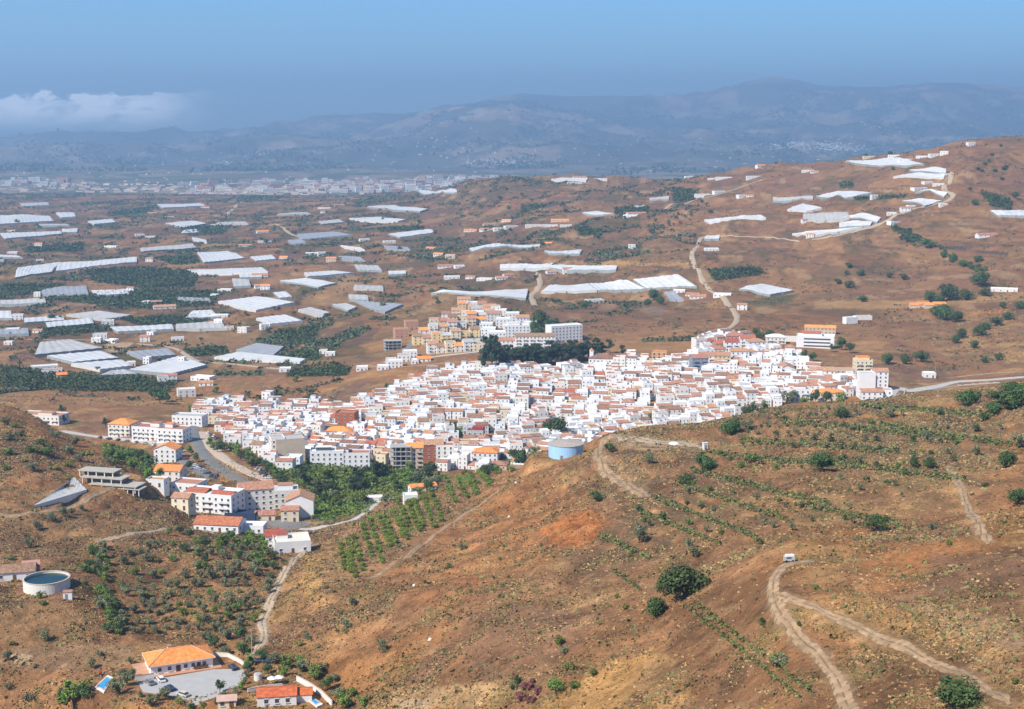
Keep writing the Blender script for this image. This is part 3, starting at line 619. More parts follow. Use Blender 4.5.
# ------------------------------------------------------------------ greenhouses: low multi-span sheds of plastic, following the ground
GH = [
 ((0,234),(61,232),(62,234.5),(5,239.5),0),((62,229.5),(78,229),(77,233),(62,233),0),((18,269),(60,263),(52,273),(15,279),0),((58,264),(137,258),(137,263),(56,272),0),((140,249),(193,244.5),(196,248.5),(141,253),2),
 ((197,253.5),(228,252),(245,259),(204,263.5),0),((187,271),(262,268.5),(268,273),(200,275),0),((239,275.5),(262,274.5),(262,278.5),(240,279),0),((232,280),(249,281),(251,287),(234,288),2),((218,303),(258,298),(295,304),(256,312),0),
 ((-12,302),(45,299),(46,304),(-10,306),2),((24,320),(63,317.5),(65,322),(25,324.5),0),((66,316),(100,312.5),(132,316.5),(105,321),2),((46,324.5),(91,319.5),(94,325),(48,329.5),0),((109,329),(172,326),(174,331),(118,333.5),0),
 ((176,326),(221,322.5),(226,330),(176,330.5),2),((40,344.5),(71,341.5),(103,350),(35,357),2),((47,358),(101,353),(119,360),(74,364.5),0),((71,366),(122,362),(132,368),(100,372),0),((127,354),(168,350.5),(176,357),(142,360),1),
 ((129,372),(180,358),(207,367),(172,376),0),((214,359.5),(240,354),(306,361),(300,364.5),0),((236,352),(258,345),(284,348.5),(274,357),1),((41,291),(86,287),(89,296),(43,296.5),1),((91,292),(127,290.5),(129,295),(101,296.5),0),
 ((-12,313),(11,312.5),(12,320),(-12,320),0),((-12,332),(28,330),(29,335.5),(-10,337),1),((-15,216),(50,217),(54,222),(-15,226),0),((157,205),(200,204),(206,206.5),(163,208.5),0),((165,224),(192,221.5),(207,224),(184,228),0),
 ((56,213.5),(74,213.5),(76,217.5),(61,218.5),0),((297,235),(335,232.5),(353,236),(300,240.5),1),((367,207.5),(395,206),(428,210),(420,212.5),0),((349,219),(380,217.5),(406,220),(398,222),0),((388,235),(430,230),(436,233),(400,238),0),
 ((418,191),(457,191),(457,193.5),(421,194),0),((304,274),(335,272),(354,274),(307,278),0),((280,282),(307,279.5),(337,284.5),(318,289),0),((388,272.5),(406,272),(406,275),(389,276),0),((298,311.5),(311,309),(330,314),(322,319),2),
 ((332,306),(347,305),(357,308.5),(348,312.5),2),((355,302),(403,306),(385,314),(372,310),1),((256,320),(286,316.5),(303,322.5),(270,326),0),((431,295),(450,292),(528,290.5),(526,300),0),((469,249.5),(540,245.5),(540,247.5),(472,252.5),0),
 ((500,266),(553,264.5),(550,269),(500,270),0),((542,268.5),(563,266),(617,267),(616,271),0),((544,252),(582,251),(580,255),(549,255),0),((541,293),(555,286),(588,285),(597,292),0),((589,285),(628,282),(646,290),(598,292),0),
 ((633,281),(678,276),(697,288.5),(647,290),0),((664,294),(674,293),(684,301),(670,301),1),((706,237),(720,236.5),(719,240),(704,240),0),((739,291),(762,285.5),(794,292),(770,296.5),0),((551,180),(563,178.5),(588,179),(586,182),0),
 ((649,199),(669,197),(669,200),(650,201),2),((582,213.5),(598,212),(614,215),(596,216),0),((704,221),(761,216),(766,219),(710,224),0),((845,162),(900,158.5),(924,165),(880,167),0),((909,171),(935,168),(946,170),(946,174),0),
 ((893,178),(911,174.5),(945,175),(944,179),0),((915,193.5),(936,191.5),(948,194),(944,198),0),((902,202),(925,200),(943,202),(925,207),0),((787,211),(803,204.5),(822,209),(806,212.5),0),((816,197),(839,192),(872,193.5),(846,199),0),
 ((773,198),(813,197),(813,200),(773,202),2),((803,215),(847,213.5),(850,219),(803,222),2),((839,220),(862,214),(881,219),(877,223.5),0),((839,224),(872,223),(870,227),(839,229),0),((792,235),(820,232),(862,228),(815,237),0),
 ((990,212),(1035,212),(1035,216.5),(998,217),0),((20,204),(48,203),(50,206),(22,207),2),((88,222),(112,220),(116,223),(94,225),0),((318,222),(340,220),(344,223),(322,225),2),((250,258),(272,256),(276,260),(256,262),0)]
def greenhouse(q, i):
    tone = q[4]; C4 = [np.array(hit(a, b_+.4)) for a, b_ in q[:4]]
    d = sum(c[1] for c in C4)/4; hgt = 3.0 if d < 3500 else 4.0
    lx = (np.hypot(*(C4[1]-C4[0])[:2])+np.hypot(*(C4[2]-C4[3])[:2]))/2; ly = (np.hypot(*(C4[3]-C4[0])[:2])+np.hypot(*(C4[2]-C4[1])[:2]))/2
    org = sum(C4)/4; root = empty('greenhouse', org)
    span = 9 if d < 2600 else 14
    nx = int(min(60, max(4, round(lx/span)*2))); ny = int(min(24, max(3, ly/12)))
    if nx*ny > 900: ny = 900//nx
    vs = []; base = []
    for j in range(ny+1):
        for k in range(nx+1):
            s, t_ = k/nx, j/ny
            p = (C4[0]*(1-s)+C4[1]*s)*(1-t_)+(C4[3]*(1-s)+C4[2]*s)*t_
            g_ = ground(p[0], p[1]); z = max(p[2]*.5+g_*.5, g_-.8)+hgt+(.4 if k % 2 else 0)
            vs.append((p[0]-org[0], p[1]-org[1], z-org[2])); base.append((p[0]-org[0], p[1]-org[1], g_-1.5-org[2]))
    W = nx+1; fs = [(j*W+k, (j+1)*W+k, (j+1)*W+k+1, j*W+k+1) for j in range(ny) for k in range(nx)]
    MB().add(vs, fs).build('plastic_roof', [PLASW, PLASG, PLASC][tone], root)
    ring = [k for k in range(nx)]+[j*W+nx for j in range(ny)]+[ny*W+k for k in range(nx, 0, -1)]+[j*W for j in range(ny, 0, -1)]
    n = len(ring); sv = [vs[r] for r in ring]+[base[r] for r in ring]
    sv = [(a*.998, b_*.998, c-.05) for a, b_, c in sv]
    MB().add(sv, [(k, (k+1) % n, (k+1) % n+n, k+n) for k in range(n)]).build('side_netting', NET if i % 3 else [PLASW, PLASG, PLASC][tone], root)
    # door in the wall that faces the viewer
    a, b_ = sv[ring.index(ny*W+nx//2)] if ny*W+nx//2 in ring else sv[0], None
    MB().box(a[0], a[1]-.05, a[2]-hgt-.3, 3, .3, 2.8).build('door', METAL, root)
    cx = sum(p[0] for p in q[:4])/4; cy = sum(p[1] for p in q[:4])/4
    look = ('large ' if lx*ly > 9000 else 'small ' if lx*ly < 2500 else '')+['white plastic greenhouse', 'grey plastic greenhouse', 'weathered pale greenhouse'][tone]
    want(root, look, cx, cy, 'greenhouse', 'plastic greenhouses on the farmland')
rg = random.Random(21); n_ = 0
for _ in range(900):
    if n_ > 16: break
    cx = rg.uniform(-5, 400); cy = rg.uniform(199, 376) if cx < 300 else rg.uniform(199, 300) if cx < 440 else rg.uniform(196, 290)
    sc = (cy-150)/200; w = rg.uniform(20, 52)*(.5+sc*.55); h_ = rg.uniform(3.2, 7.5)*sc*1.15
    if any(abs(cx-sum(p[0] for p in q[:4])/4) < (w+abs(q[1][0]-q[0][0]))/2+3 and abs(cy-sum(p[1] for p in q[:4])/4) < (h_+abs(q[2][1]-q[1][1]))/2+2.2 for q in GH): continue
    if cy > 325 and cx > 240: continue
    sk = rg.uniform(-12, 12)*sc; t_ = rg.uniform(-1.5, 1.2)
    GH.append(((cx-w/2, cy-h_/2+t_), (cx+w/2-abs(sk), cy-h_/2-t_), (cx+w/2, cy+h_/2-t_), (cx-w/2+sk, cy+h_/2+t_), rg.choice([0, 0, 2, 2, 1]))); n_ += 1
for i, q in enumerate(GH): greenhouse(q, i)
# ------------------------------------------------------------------ vegetation kits
def crown_mb(r, hgt, n, card, lobes, seed, flat=1., z0=0.):
    rr = random.Random(seed); mb = MB(); cs = []
    for k in range(lobes):
        a = rr.uniform(0, 6.283); q_ = math.sqrt(rr.random())*.74*r if k else 0
        lr = r*rr.uniform(.30, .60)*(1 if k else 1.15)
        cs.append((math.cos(a)*q_, math.sin(a)*q_, z0+lr*flat*.8+rr.random()*max(0, hgt-2*lr*flat*.9), lr))
    vs, fs = [], []
    for i in range(n):
        c = cs[rr.randrange(lobes)] if rr.random() > .2 else cs[0]
        d = Vector((rr.gauss(0, 1), rr.gauss(0, 1), rr.gauss(.15, 1))).normalized(); q_ = rr.random()**.33*(1+.12*rr.gauss(0, 1))
        p = Vector((c[0]+d.x*c[3]*q_, c[1]+d.y*c[3]*q_, max(.05, c[2]+d.z*c[3]*q_*flat)))
        nn = (d+Vector((rr.uniform(-1, 1), rr.uniform(-1, 1), rr.uniform(-.6, 1.1)))*.8).normalized(); u = nn.orthogonal().normalized(); w = nn.cross(u)
        a = rr.uniform(0, 6.28); u, w = u*math.cos(a)+w*math.sin(a), w*math.cos(a)-u*math.sin(a); s = card*rr.uniform(.6, 1.35)
        k = len(vs); vs += [p-u*s, p-w*s*.6+nn*s*.12, p+u*s, p+w*s*.6-nn*s*.1]; fs.append((k, k+1, k+2, k+3))
    return mb.add(vs, fs), cs
def tree_proto(kind, lmat, r, hgt, n, card, lobes, seed, trunk_h, tr, flat=1., crown='crown', trunk='trunk'):
    root = empty(kind); mb, cs = crown_mb(r, hgt, n, card, lobes, seed, flat, trunk_h*.8)
    mb.build(crown, lmat, root)
    t_ = MB(); t_.tube((0, 0, -.8), (0, 0, trunk_h), tr, tr*.7, 7)
    for c in cs[:5]: t_.tube((0, 0, trunk_h*.8), (c[0]*.8, c[1]*.8, c[2]), tr*.55, tr*.2, 5)
    t_.build(trunk, BARK, root); return Proto(root)
TP = {
 'carob': [tree_proto('carob_tree', LEAFD, 3.9, 5.2, 2600, .30, 9, 10+k, 1.2, .28) for k in range(3)],
 'olive': [tree_proto('olive_tree', LEAFO, 2.3, 3.3, 900, .21, 7, 20+k, .9, .16) for k in range(3)],
 'tree': [tree_proto('broadleaf_tree', LEAFD if k % 2 else LEAFG, 3.0, 5.5, 1100, .32, 8, 30+k, 1.8, .2) for k in range(4)],
 'pine': [tree_proto('pine_tree', LEAFP, 3.6, 9.5, 1300, .42, 9, 40+k, 4.5, .3, .8) for k in range(3)],
 'fruit': [tree_proto('fruit_tree', LEAFG, 1.8, 2.8, 650, .20, 6, 50+k, .6, .11) for k in range(3)],
 'shrub': [tree_proto('shrub', LEAFG if k % 2 else LEAFD, 1.25, 1.5, 420, .15, 5, 60+k, .25, .06, .9, 'foliage', 'stem') for k in range(4)],
 'dryshrub': [tree_proto('shrub', LEAFO if k % 2 else LEAFY, 1.1, 1.2, 320, .14, 5, 70+k, .2, .05, .85, 'foliage', 'stem') for k in range(3)],
 'young': [tree_proto('young_tree', LEAFD if k % 2 else LEAFO, .75, 1.5, 200, .13, 3, 80+k, .3, .05, 1.1, 'foliage', 'stem') for k in range(3)],
 'pinkbush': [tree_proto('flowering_shrub', LEAFR, 1.5, 2.0, 600, .16, 5, 90, .3, .06, .9, 'foliage', 'stem')],
 'orchard': [tree_proto('fruit_tree', leaf('orchard_leaves', (.12, .165, .022), (.19, .24, .04)), 1.8, 2.8, 650, .20, 6, 55+k, .6, .11) for k in range(3)],
}
def plant(kind, px, py, sc, label, cat, group=None, dmin=0, zoff=0, sx=None):
    x, y, z = hit(px, py, dmin) if not isinstance(px, tuple) else (*px, ground(*px))
    p = random.choice(TP[kind]); s = sc if sx is None else (sc*sx, sc*sx*.9, sc)
    o = p.put((x, y, z+zoff-.1), random.uniform(0, 6.28), s); tag(o, label, cat, group); return o
def wpx(d, px_): return px_*d/FP             # width in metres of px_ pixels at distance d
PR = {'carob': 3.6, 'olive': 2.2, 'tree': 3.0, 'pine': 3.6, 'fruit': 1.75, 'orchard': 1.75, 'shrub': 1.25, 'dryshrub': 1.1, 'young': .7, 'pinkbush': 1.5}
def plant_w(kind, px, py, wp, label, cat, group=None, dmin=0, tall=1.):
    """px, py = foot of the plant, wp = its width in pixels"""
    x, y, z = hit(px, py, dmin); s = wpx(y, wp)/2/PR[kind]
    if label and '{' in label: label = label.format({'carob': 'dark round', 'olive': 'grey-green', 'tree': 'leafy green', 'fruit': 'fresh green', 'shrub': 'low green', 'dryshrub': 'low yellowish', 'young': 'small young', 'pine': 'dark pine-like'}[kind]+(' large' if wp > 12 else ''))
    p = random.choice(TP[kind]); o = p.put((x, y, z-.1*s), random.uniform(0, 6.28), (s, s, s*tall)); tag(o, label, cat, group); return o
# single trees and bushes of the near hillsides (foot px, py, width px)
HILLG = 'round dark green trees on the bare brown hillside'
for px, py, w_, t_, lb in [(683,599,44,1.0,'large dark round evergreen, the bigger and higher of two on the slope'),(655,617,25,1.05,'dark round evergreen just below left of the biggest tree'),
    (822,471,24,1.05,'dark green round tree alone among the rows of the right slope'),(958,706,46,.75,'wide open bush tree with deep shade, bottom right corner'),(968,406,26,.8,'big round bush close below the concrete road'),
    (877,531,22,1.,'grey-green shrub tree in the middle of the right slope'),(639,543,18,1.3,'slim grey-green tree beside the ridge track lower end')]:
    plant_w('carob' if w_ > 19 else 'olive', px, py, w_, lb, 'tree', HILLG, 0, t_)
x, y, z = hit(672, 590)
for px, py, w_ in [(668,594,24),(700,586,14)]:
    plant_w('carob', px, py, w_, 'round dark evergreen crowding the biggest hillside tree', 'tree', HILLG)
for px, py, w_ in [(1010,410,34),(1000,404,22),(1022,400,26),(995,414,20)]:
    plant_w('carob', px, py, w_, 'bushy green tree in the clump at the right edge of the slope', 'tree', 'bushy trees at the right edge of the slope', 0, .8)
for px, py, w_, k in [(649,464,13,'olive'),(610,452,11,'carob'),(686,485,15,'carob'),(706,471,20,'carob'),(731,436,22,'carob'),(748,432,15,'olive'),(700,461,14,'shrub'),(640,536,14,'olive'),(689,494,10,'olive'),(597,501,12,'carob'),
    (720,455,9,'shrub'),(740,468,12,'shrub'),(776,470,11,'shrub'),(752,462,14,'shrub'),(872,424,9,'shrub'),(841,418,14,'carob'),(890,418,12,'olive'),(905,475,10,'shrub'),(926,440,12,'olive'),(914,466,12,'carob'),(930,468,14,'carob'),(975,432,12,'olive'),
    (985,420,14,'shrub'),(940,415,10,'shrub'),(1006,468,22,'carob'),(1018,448,16,'olive'),(1018,505,22,'carob'),(975,455,12,'olive'),(985,487,9,'shrub'),(1010,395,18,'carob'),(690,548,12,'olive'),(694,557,14,'olive'),(645,522,10,'shrub')]:
    plant_w(k, px, py, w_, '{} bush scattered on the crest and slope of the right hill', 'bush', 'scattered bushes on the right hill')
for px, py, w_, k in [(384,652,15,'olive'),(352,606,12,'olive'),(346,633,10,'dryshrub'),(337,632,9,'dryshrub'),(347,628,11,'olive'),(300,646,12,'dryshrub'),(308,640,9,'olive'),(318,648,8,'dryshrub'),(463,549,13,'dryshrub'),(471,593,7,'shrub'),(500,598,7,'shrub'),
    (565,653,13,'dryshrub'),(560,645,15,'shrub'),(555,692,20,'fruit'),(575,688,14,'shrub'),(594,676,13,'shrub'),(570,670,16,'dryshrub'),(762,626,14,'shrub'),(782,665,24,'dryshrub'),(773,660,12,'dryshrub'),(815,590,10,'shrub'),(799,626,8,'shrub'),
    (807,687,9,'shrub'),(1015,684,11,'shrub'),(625,609,11,'dryshrub'),(617,598,9,'dryshrub'),(600,625,8,'dryshrub'),(649,526,9,'olive'),(630,556,9,'dryshrub'),(455,630,6,'shrub'),(449,568,8,'shrub'),(425,583,6,'shrub'),(500,560,6,'shrub'),(517,684,14,'shrub'),(512,690,10,'olive'),
    (935,602,7,'dryshrub'),(868,618,8,'dryshrub'),(857,541,10,'dryshrub'),(845,520,9,'shrub'),(910,540,9,'dryshrub'),(932,530,10,'olive'),(948,545,9,'shrub')]:
    plant_w(k, px, py, w_, '{} bush standing alone on the dry central hillside', 'bush', 'single bushes on the dry hillside')
for px, py, w_ in [(526,690,15),(536,695,12),(521,700,16),(529,703,14),(533,683,9)]:
    plant_w('pinkbush', px, py, w_, 'pink-flowering bush in the clump at the bottom centre', 'bush', 'pink-flowering bushes in the bottom centre clump')
for px, py, w_ in [(74,708,36),(84,700,20),(64,704,20)]:
    plant_w('tree', px, py, w_, 'dense green tree below the round pool of the villa', 'tree', 'dense green trees below the villa pool', 0, .8)
for px, py, w_ in [(118,694,18),(127,686,18),(132,678,12),(112,688,12),(123,679,13)]:
    plant_w('olive', px, py, w_, 'grey-green garden tree between the villa pool and parked cars', 'tree', 'garden trees by the villa pool')
# left hill
for px, py, w_ in [(37,530,12),(51,522,12),(63,516,12),(72,515,9),(81,511,8),(30,548,12)]:
    plant_w('olive', px, py, w_, 'olive tree in the short row under the stepped concrete panel', 'tree', 'olive trees under the concrete panel')
for px, py, w_, k in [(8,440,20,'dryshrub'),(20,436,12,'shrub'),(32,452,16,'shrub'),(46,455,18,'shrub'),(33,472,14,'olive'),(55,436,14,'dryshrub'),(68,452,18,'dryshrub'),(75,446,14,'olive'),(88,455,14,'dryshrub'),(5,470,12,'shrub'),(55,470,14,'dryshrub'),(68,466,12,'dryshrub'),
    (15,427,12,'dryshrub'),(100,470,14,'dryshrub'),(118,478,10,'shrub'),(10,455,16,'shrub'),(40,444,12,'shrub'),(80,462,14,'olive'),(5,425,12,'olive'),(112,466,12,'olive'),(70,480,12,'dryshrub'),(24,462,10,'dryshrub'),(50,446,10,'dryshrub')]:
    plant_w(k, px, py, w_, '{} bush on the scrubby left hill above the slope panel', 'bush', 'untidy bushes on the scrubby left hill', 0, .8)
for px, py, w_, k in [(10,560,10,'dryshrub'),(40,598,13,'shrub'),(43,606,10,'shrub'),(45,642,15,'olive'),(8,660,12,'olive'),(12,645,10,'dryshrub'),(35,668,8,'dryshrub'),(100,655,10,'dryshrub'),(92,668,12,'olive'),(30,700,16,'dryshrub'),(8,690,10,'olive'),(150,706,14,'olive'),(180,704,13,'dryshrub'),(165,700,16,'olive'),(192,709,12,'shrub'),(220,693,14,'tree'),(228,698,10,'dryshrub'),(222,700,11,'olive'),(141,697,9,'shrub'),(157,701,10,'olive'),(203,708,10,'shrub'),(245,684,9,'olive'),(240,690,10,'tree'),(236,694,9,'olive'),(150,697,8,'dryshrub'),(131,664,9,'olive'),(216,704,9,'shrub'),(247,677,8,'olive')]:
    plant_w(k, px, py, w_, '{} bush on the dry ground round the villa and reservoir', 'bush', 'low bushes round the villa and reservoir')
# dense green strip left of the olive grove and the grove itself
for i in range(34):
    t_ = i/33; px = 92-6*math.sin(t_*6)+t_*22+random.uniform(-9, 12); py = 556+t_*78+random.uniform(-4, 4)
    if i < 10: px = 90+random.uniform(-5, 14)
    plant_w(random.choice(['tree', 'olive', 'fruit']), px, py, random.uniform(9, 17), '{} tree in the thick belt left of the olive grove', 'tree', 'trees of the belt left of the olive grove', 0, .8)
grove = []
for j in range(11):
    for i in range(17):
        px = 102+i*11.5+(j % 2)*5+random.uniform(-3, 3)-j*1.5; py = 548+j*8.6+random.uniform(-2.5, 2.5)-i*.35
        if px > 283-(py-548)*.30 or px < 96 or (px < 112 and py > 590) or (px > 215 and py > 630): continue
        if random.random() < (.42 if px < 190 and py < 585 else .08): continue
        grove.append((px, py))
for px, py in grove:
    k = random.choice(['olive', 'olive', 'olive', 'fruit', 'dryshrub'])
    plant_w(k, px, py, random.uniform(7, 13.5)+(2 if px > 190 else 0), '{} tree in the grove behind the orange-roofed villa', 'tree', 'olive and fruit trees of the grove beyond the villa', 0, .9)
for px, py, w_ in [(228,640,20),(243,655,18),(215,648,16),(240,640,16),(252,645,15),(205,640,14),(225,655,14),(262,660,14),(250,665,15),(248,672,12),(275,664,18),(288,668,20),(302,672,18),(315,680,18),(328,690,18),(338,700,20),(348,708,20),(300,664,12),(322,672,14),(335,682,14),(285,676,12),(352,698,14),(268,674,12),(362,706,14)]:
    plant_w(random.choice(['olive', 'tree', 'olive']), px, py, w_, '{} tree in the belt behind the two villas', 'tree', 'trees of the belt behind the two villas', 0, .8)
for px, py, w_ in [(205,548,12),(222,545,14),(236,548,14),(250,550,16),(262,552,14),(232,540,12),(248,542,14),(262,543,12),(240,560,14),(222,556,12),(258,562,14),(272,560,12),(196,556,11),(184,552,11),(205,562,12),(190,538,12),(180,534,10),(168,535,9),(273,570,12)]:
    plant_w('tree', px, py, w_, 'bushy green tree just below the low red-roofed sheds', 'tree', 'bushy trees below the red-roofed sheds', 0, .8)
# orchard strips running down the slope: rows of bushy fruit trees
STRIPS = [((505,463),(512,474),3),((462,474),(478,496),5),((476,470),(490,488),5),((406,500),(420,534),8),((340,545),(346,572),5),((347,540),(355,580),7),((354,537),(363,574),6),((362,525),(372,560),6),((370,520),(383,566),7),((378,515),(391,548),7),((385,518),(396,545),6),((392,512),(408,541),8),((398,500),(412,535),6),((412,495),(424,528),8),((420,492),(436,530),9),((428,488),(443,524),7),
          ((446,484),(456,504),5),((458,478),(467,500),5),((470,474),(478,492),4),((352,548),(350,575),4),((400,520),(404,538),4),((480,470),(488,484),4)]
STRIPS.sort(key=lambda q_: q_[0][0]+q_[1][0])
ON = ['first', 'second', 'third', 'fourth', 'fifth', 'sixth', 'seventh', 'eighth', 'ninth', 'tenth', 'eleventh', 'twelfth', 'thirteenth', 'fourteenth', 'fifteenth', 'sixteenth', 'seventeenth', 'eighteenth', 'nineteenth', 'twentieth', 'twenty-first', 'twenty-second', 'twenty-third']
for si, (a, b_, n) in enumerate(STRIPS):
    n = int(n*1.45)
    for i in range(n):
        t_ = (i+.5)/n
        plant_w('orchard', a[0]+(b_[0]-a[0])*t_+random.uniform(-.6, .6), a[1]+(b_[1]-a[1])*t_+random.uniform(-1, 1), random.uniform(7.5, 9.8), 'leafy fruit tree in the '+ON[si]+' orchard strip from the left, above the concrete lane', 'tree', 'fruit trees of the strip orchards', 0, .85)
# rows of young trees on the terraces of the right hill
for j, (y0, x0, x1, dy, w_) in enumerate([(413,745,905,-3,5.5),(420,735,900,-4,6),(428,760,860,-1,5),(434,745,830,3,6),(432,850,1000,-2,7),(441,800,960,2,9),(448,770,960,6,8),(457,800,950,5,10),(463,830,945,5,9),(486,690,800,22,8),(500,660,790,30,8),(513,640,760,32,9),(520,800,880,6,8),(508,790,870,3,6),(480,845,900,6,8),(490,850,905,8,7),(462,730,800,8,8),(445,730,790,4,7)]):
    n = int((x1-x0)/(w_*1.55)); 
    for i in range(n):
        if random.random() < .22: continue
        t_ = (i+random.uniform(-.3, .3))/max(1, n-1); k = random.choice(['young', 'young', 'shrub', 'olive']) if w_ > 6.5 else 'young'
        plant_w(k, x0+(x1-x0)*t_, y0+dy*t_+random.uniform(-1.6, 1.6), w_*random.uniform(.7, 1.25), '{} tree in the loose rows on the right hill terraces', 'tree', 'young trees in rows on the right hill')
# mid-distance single trees: dots on the hills
for px, py, w_ in [(836,208,4),(876,252,0)]: pass
MD = [(849,268,7),(847,275,6),(861,276,8),(838,284,7),(849,288,9),(889,278,7),(904,280,8),(863,302,8),(949,300,20),(930,302,14),(965,300,14),(941,303,10),(980,286,18),(985,296,10),(943,320,20),(956,322,14),(935,316,12),(1002,308,8),(1020,309,10),(978,262,8),(943,258,6),(952,262,6),(962,266,7),(972,270,6),(888,364,14),(906,364,10),(921,362,14),(904,360,8),(956,343,10),(962,338,12),(980,336,14),(975,348,10),(985,330,10),(996,326,12),(1008,320,10),(999,360,9),(985,363,8),(819,197,4),(858,200,4),(872,198,5),(1002,180,4),(996,200,6),(1015,198,8),(975,205,7),(970,190,4),(1004,170,5),(995,172,4),(985,165,4),(989,162,4),(992,156,4),(1001,147,4),(1006,168,4),(978,170,4),(982,172,4),(776,164,3),(866,158,6),(890,156,6),(893,170,4),(652,233,6),(744,336,10),(760,340,10),(755,334,8),(770,336,8),(654,300,14),(660,304,10),(648,306,9),(586,309,11),(540,326,20),(548,332,16),(534,332,14),(555,327,12),(537,338,14),(564,350,0),(450,250,5),(424,246,5)]
for px, py, w_ in MD:
    if w_: want(plant_w('carob', px, py, w_, None, 'tree'), 'large dark tree' if w_ > 9 else 'small dark tree' if w_ < 5.5 else 'dark tree', px, py, 'tree', 'dark trees dotted over the far hills')
for i in range(46):
    u_, v_ = random.random(), random.random(); px = 622+u_*70+v_*28; py = 240-u_*30+v_*2-random.random()*12
    plant_w('olive', px, py, random.uniform(3, 5), 'dark tree on the slope of dotted olives', 'tree', 'dark trees of the dotted olive slope')
for i in range(46):
    t_ = random.random(); px = 895+t_*90+random.gauss(0, 3); py = 231+t_*44+random.gauss(0, 2)
    plant_w('tree', px, py, random.uniform(4, 8), 'tree in the green strip running down the right hill', 'tree', 'trees of the strip down the right hill', 0, .7)
# pines and gardens by the village
for px, py, w_, t_ in [(485,374,14,1.2),(492,374,18,1.3),(499,372,14,1.2),(488,370,14,1.5),(494,366,14,1.4)]:
    plant_w('pine', px, py, w_, 'tall dark pine in the group at the upper village edge', 'tree', 'tall pines at the upper village edge', 0, t_)
for i in range(44):
    px = 502+i*2.3+random.uniform(-2, 2); py = 369-(i/44)*6+random.uniform(-6, 0)
    plant_w('pine', px, py, random.uniform(12, 18), 'rounded dark pine in the belt above the village', 'tree', 'pines of the belt above the village', 0, .72)
for px, py, w_, k in [(622,358,8,'pine'),(610,354,9,'pine'),(598,352,9,'pine'),(556,440,22,'tree'),(548,436,14,'tree'),(564,438,12,'tree'),(450,437,13,'tree'),(459,437,10,'tree'),(455,430,8,'tree'),(444,430,8,'tree'),(521,470,20,'tree'),(515,463,14,'tree'),(528,466,14,'tree'),(536,458,12,'tree'),(504,462,8,'tree'),(602,438,10,'tree'),(590,442,10,'tree'),(661,418,14,'fruit'),(650,422,12,'fruit'),(487,480,14,'tree'),(497,474,12,'fruit'),(500,484,10,'fruit'),(486,490,8,'fruit'),(470,482,9,'fruit'),
    (790,405,18,'olive'),(815,404,14,'tree'),(826,404,12,'tree'),(840,405,12,'tree'),(803,405,11,'fruit'),(752,418,16,'tree'),(765,415,14,'tree'),(738,414,10,'tree'),(745,419,12,'tree'),(804,360,10,'tree'),(813,362,9,'tree'),(842,350,12,'tree'),(850,353,10,'tree'),(832,352,8,'tree'),(366,426,8,'tree'),(545,390,6,'tree'),(640,388,6,'tree'),(400,408,7,'tree')]:
    plant_w(k, px, py, w_, '{} tree growing between houses at the village edge', 'tree', 'trees between the houses', 800)
for i in range(30):
    t_ = i/29; px = 213+t_*72+random.uniform(-4, 5); py = 447+t_*37-math.sin(t_*3.1)*4+random.uniform(-3, 3)
    plant_w('tree', px, py, random.uniform(7, 11), 'street tree along the promenade below the village', 'tree', 'street trees along the promenade', 760)
for i in range(62):
    a, b_ = random.random(), random.random(); px = 285+a*165; py = 476+b_*30-(a-.5)*10
    if not inpoly(np.array([px]), np.array([py]), [(285,478),(350,474),(430,474),(452,480),(425,494),(372,506),(330,524),(305,515),(318,500)])[0]: continue
    plant_w(random.choice(['tree', 'tree', 'olive', 'pine']), px, py, random.uniform(10, 18), '{} tree in the green valley below the village', 'tree', 'trees of the green valley below the village', 700, .85)
for px, py, w_ in [(146,478,18),(152,482,16),(140,474,14),(158,480,12),(134,470,14),(150,470,16),(120,462,10),(112,458,10),(128,464,12),(138,462,12),(105,460,8),(160,404,16),(152,400,12),(168,402,12),(64,424,9),(62,414,9),(106,428,10),(176,472,7),(182,474,7),(176,438,7),(192,455,9),(196,462,9),(188,470,8),(190,412,7),(180,453,7)]:
    plant_w('tree', px, py, w_, 'dark green tree beside the blocks of the left quarter', 'tree', 'trees beside the blocks of the left quarter', 740)
# cypress-like row and gardens around farms of the plain
for i in range(80):
    px = random.uniform(0, 430); py = random.uniform(215, 395)
    if random.random() < .35: px = random.uniform(430, 640); py = random.uniform(195, 250)
    x, y, z = hit(px, py); w_ = random.uniform(4.5, 9)*(.7+.5*(py-200)/190)
    plant_w('tree', px, py, w_, 'dark tree between the fields and greenhouses of the plain', 'tree', 'trees between the fields of the plain', 0, .7)
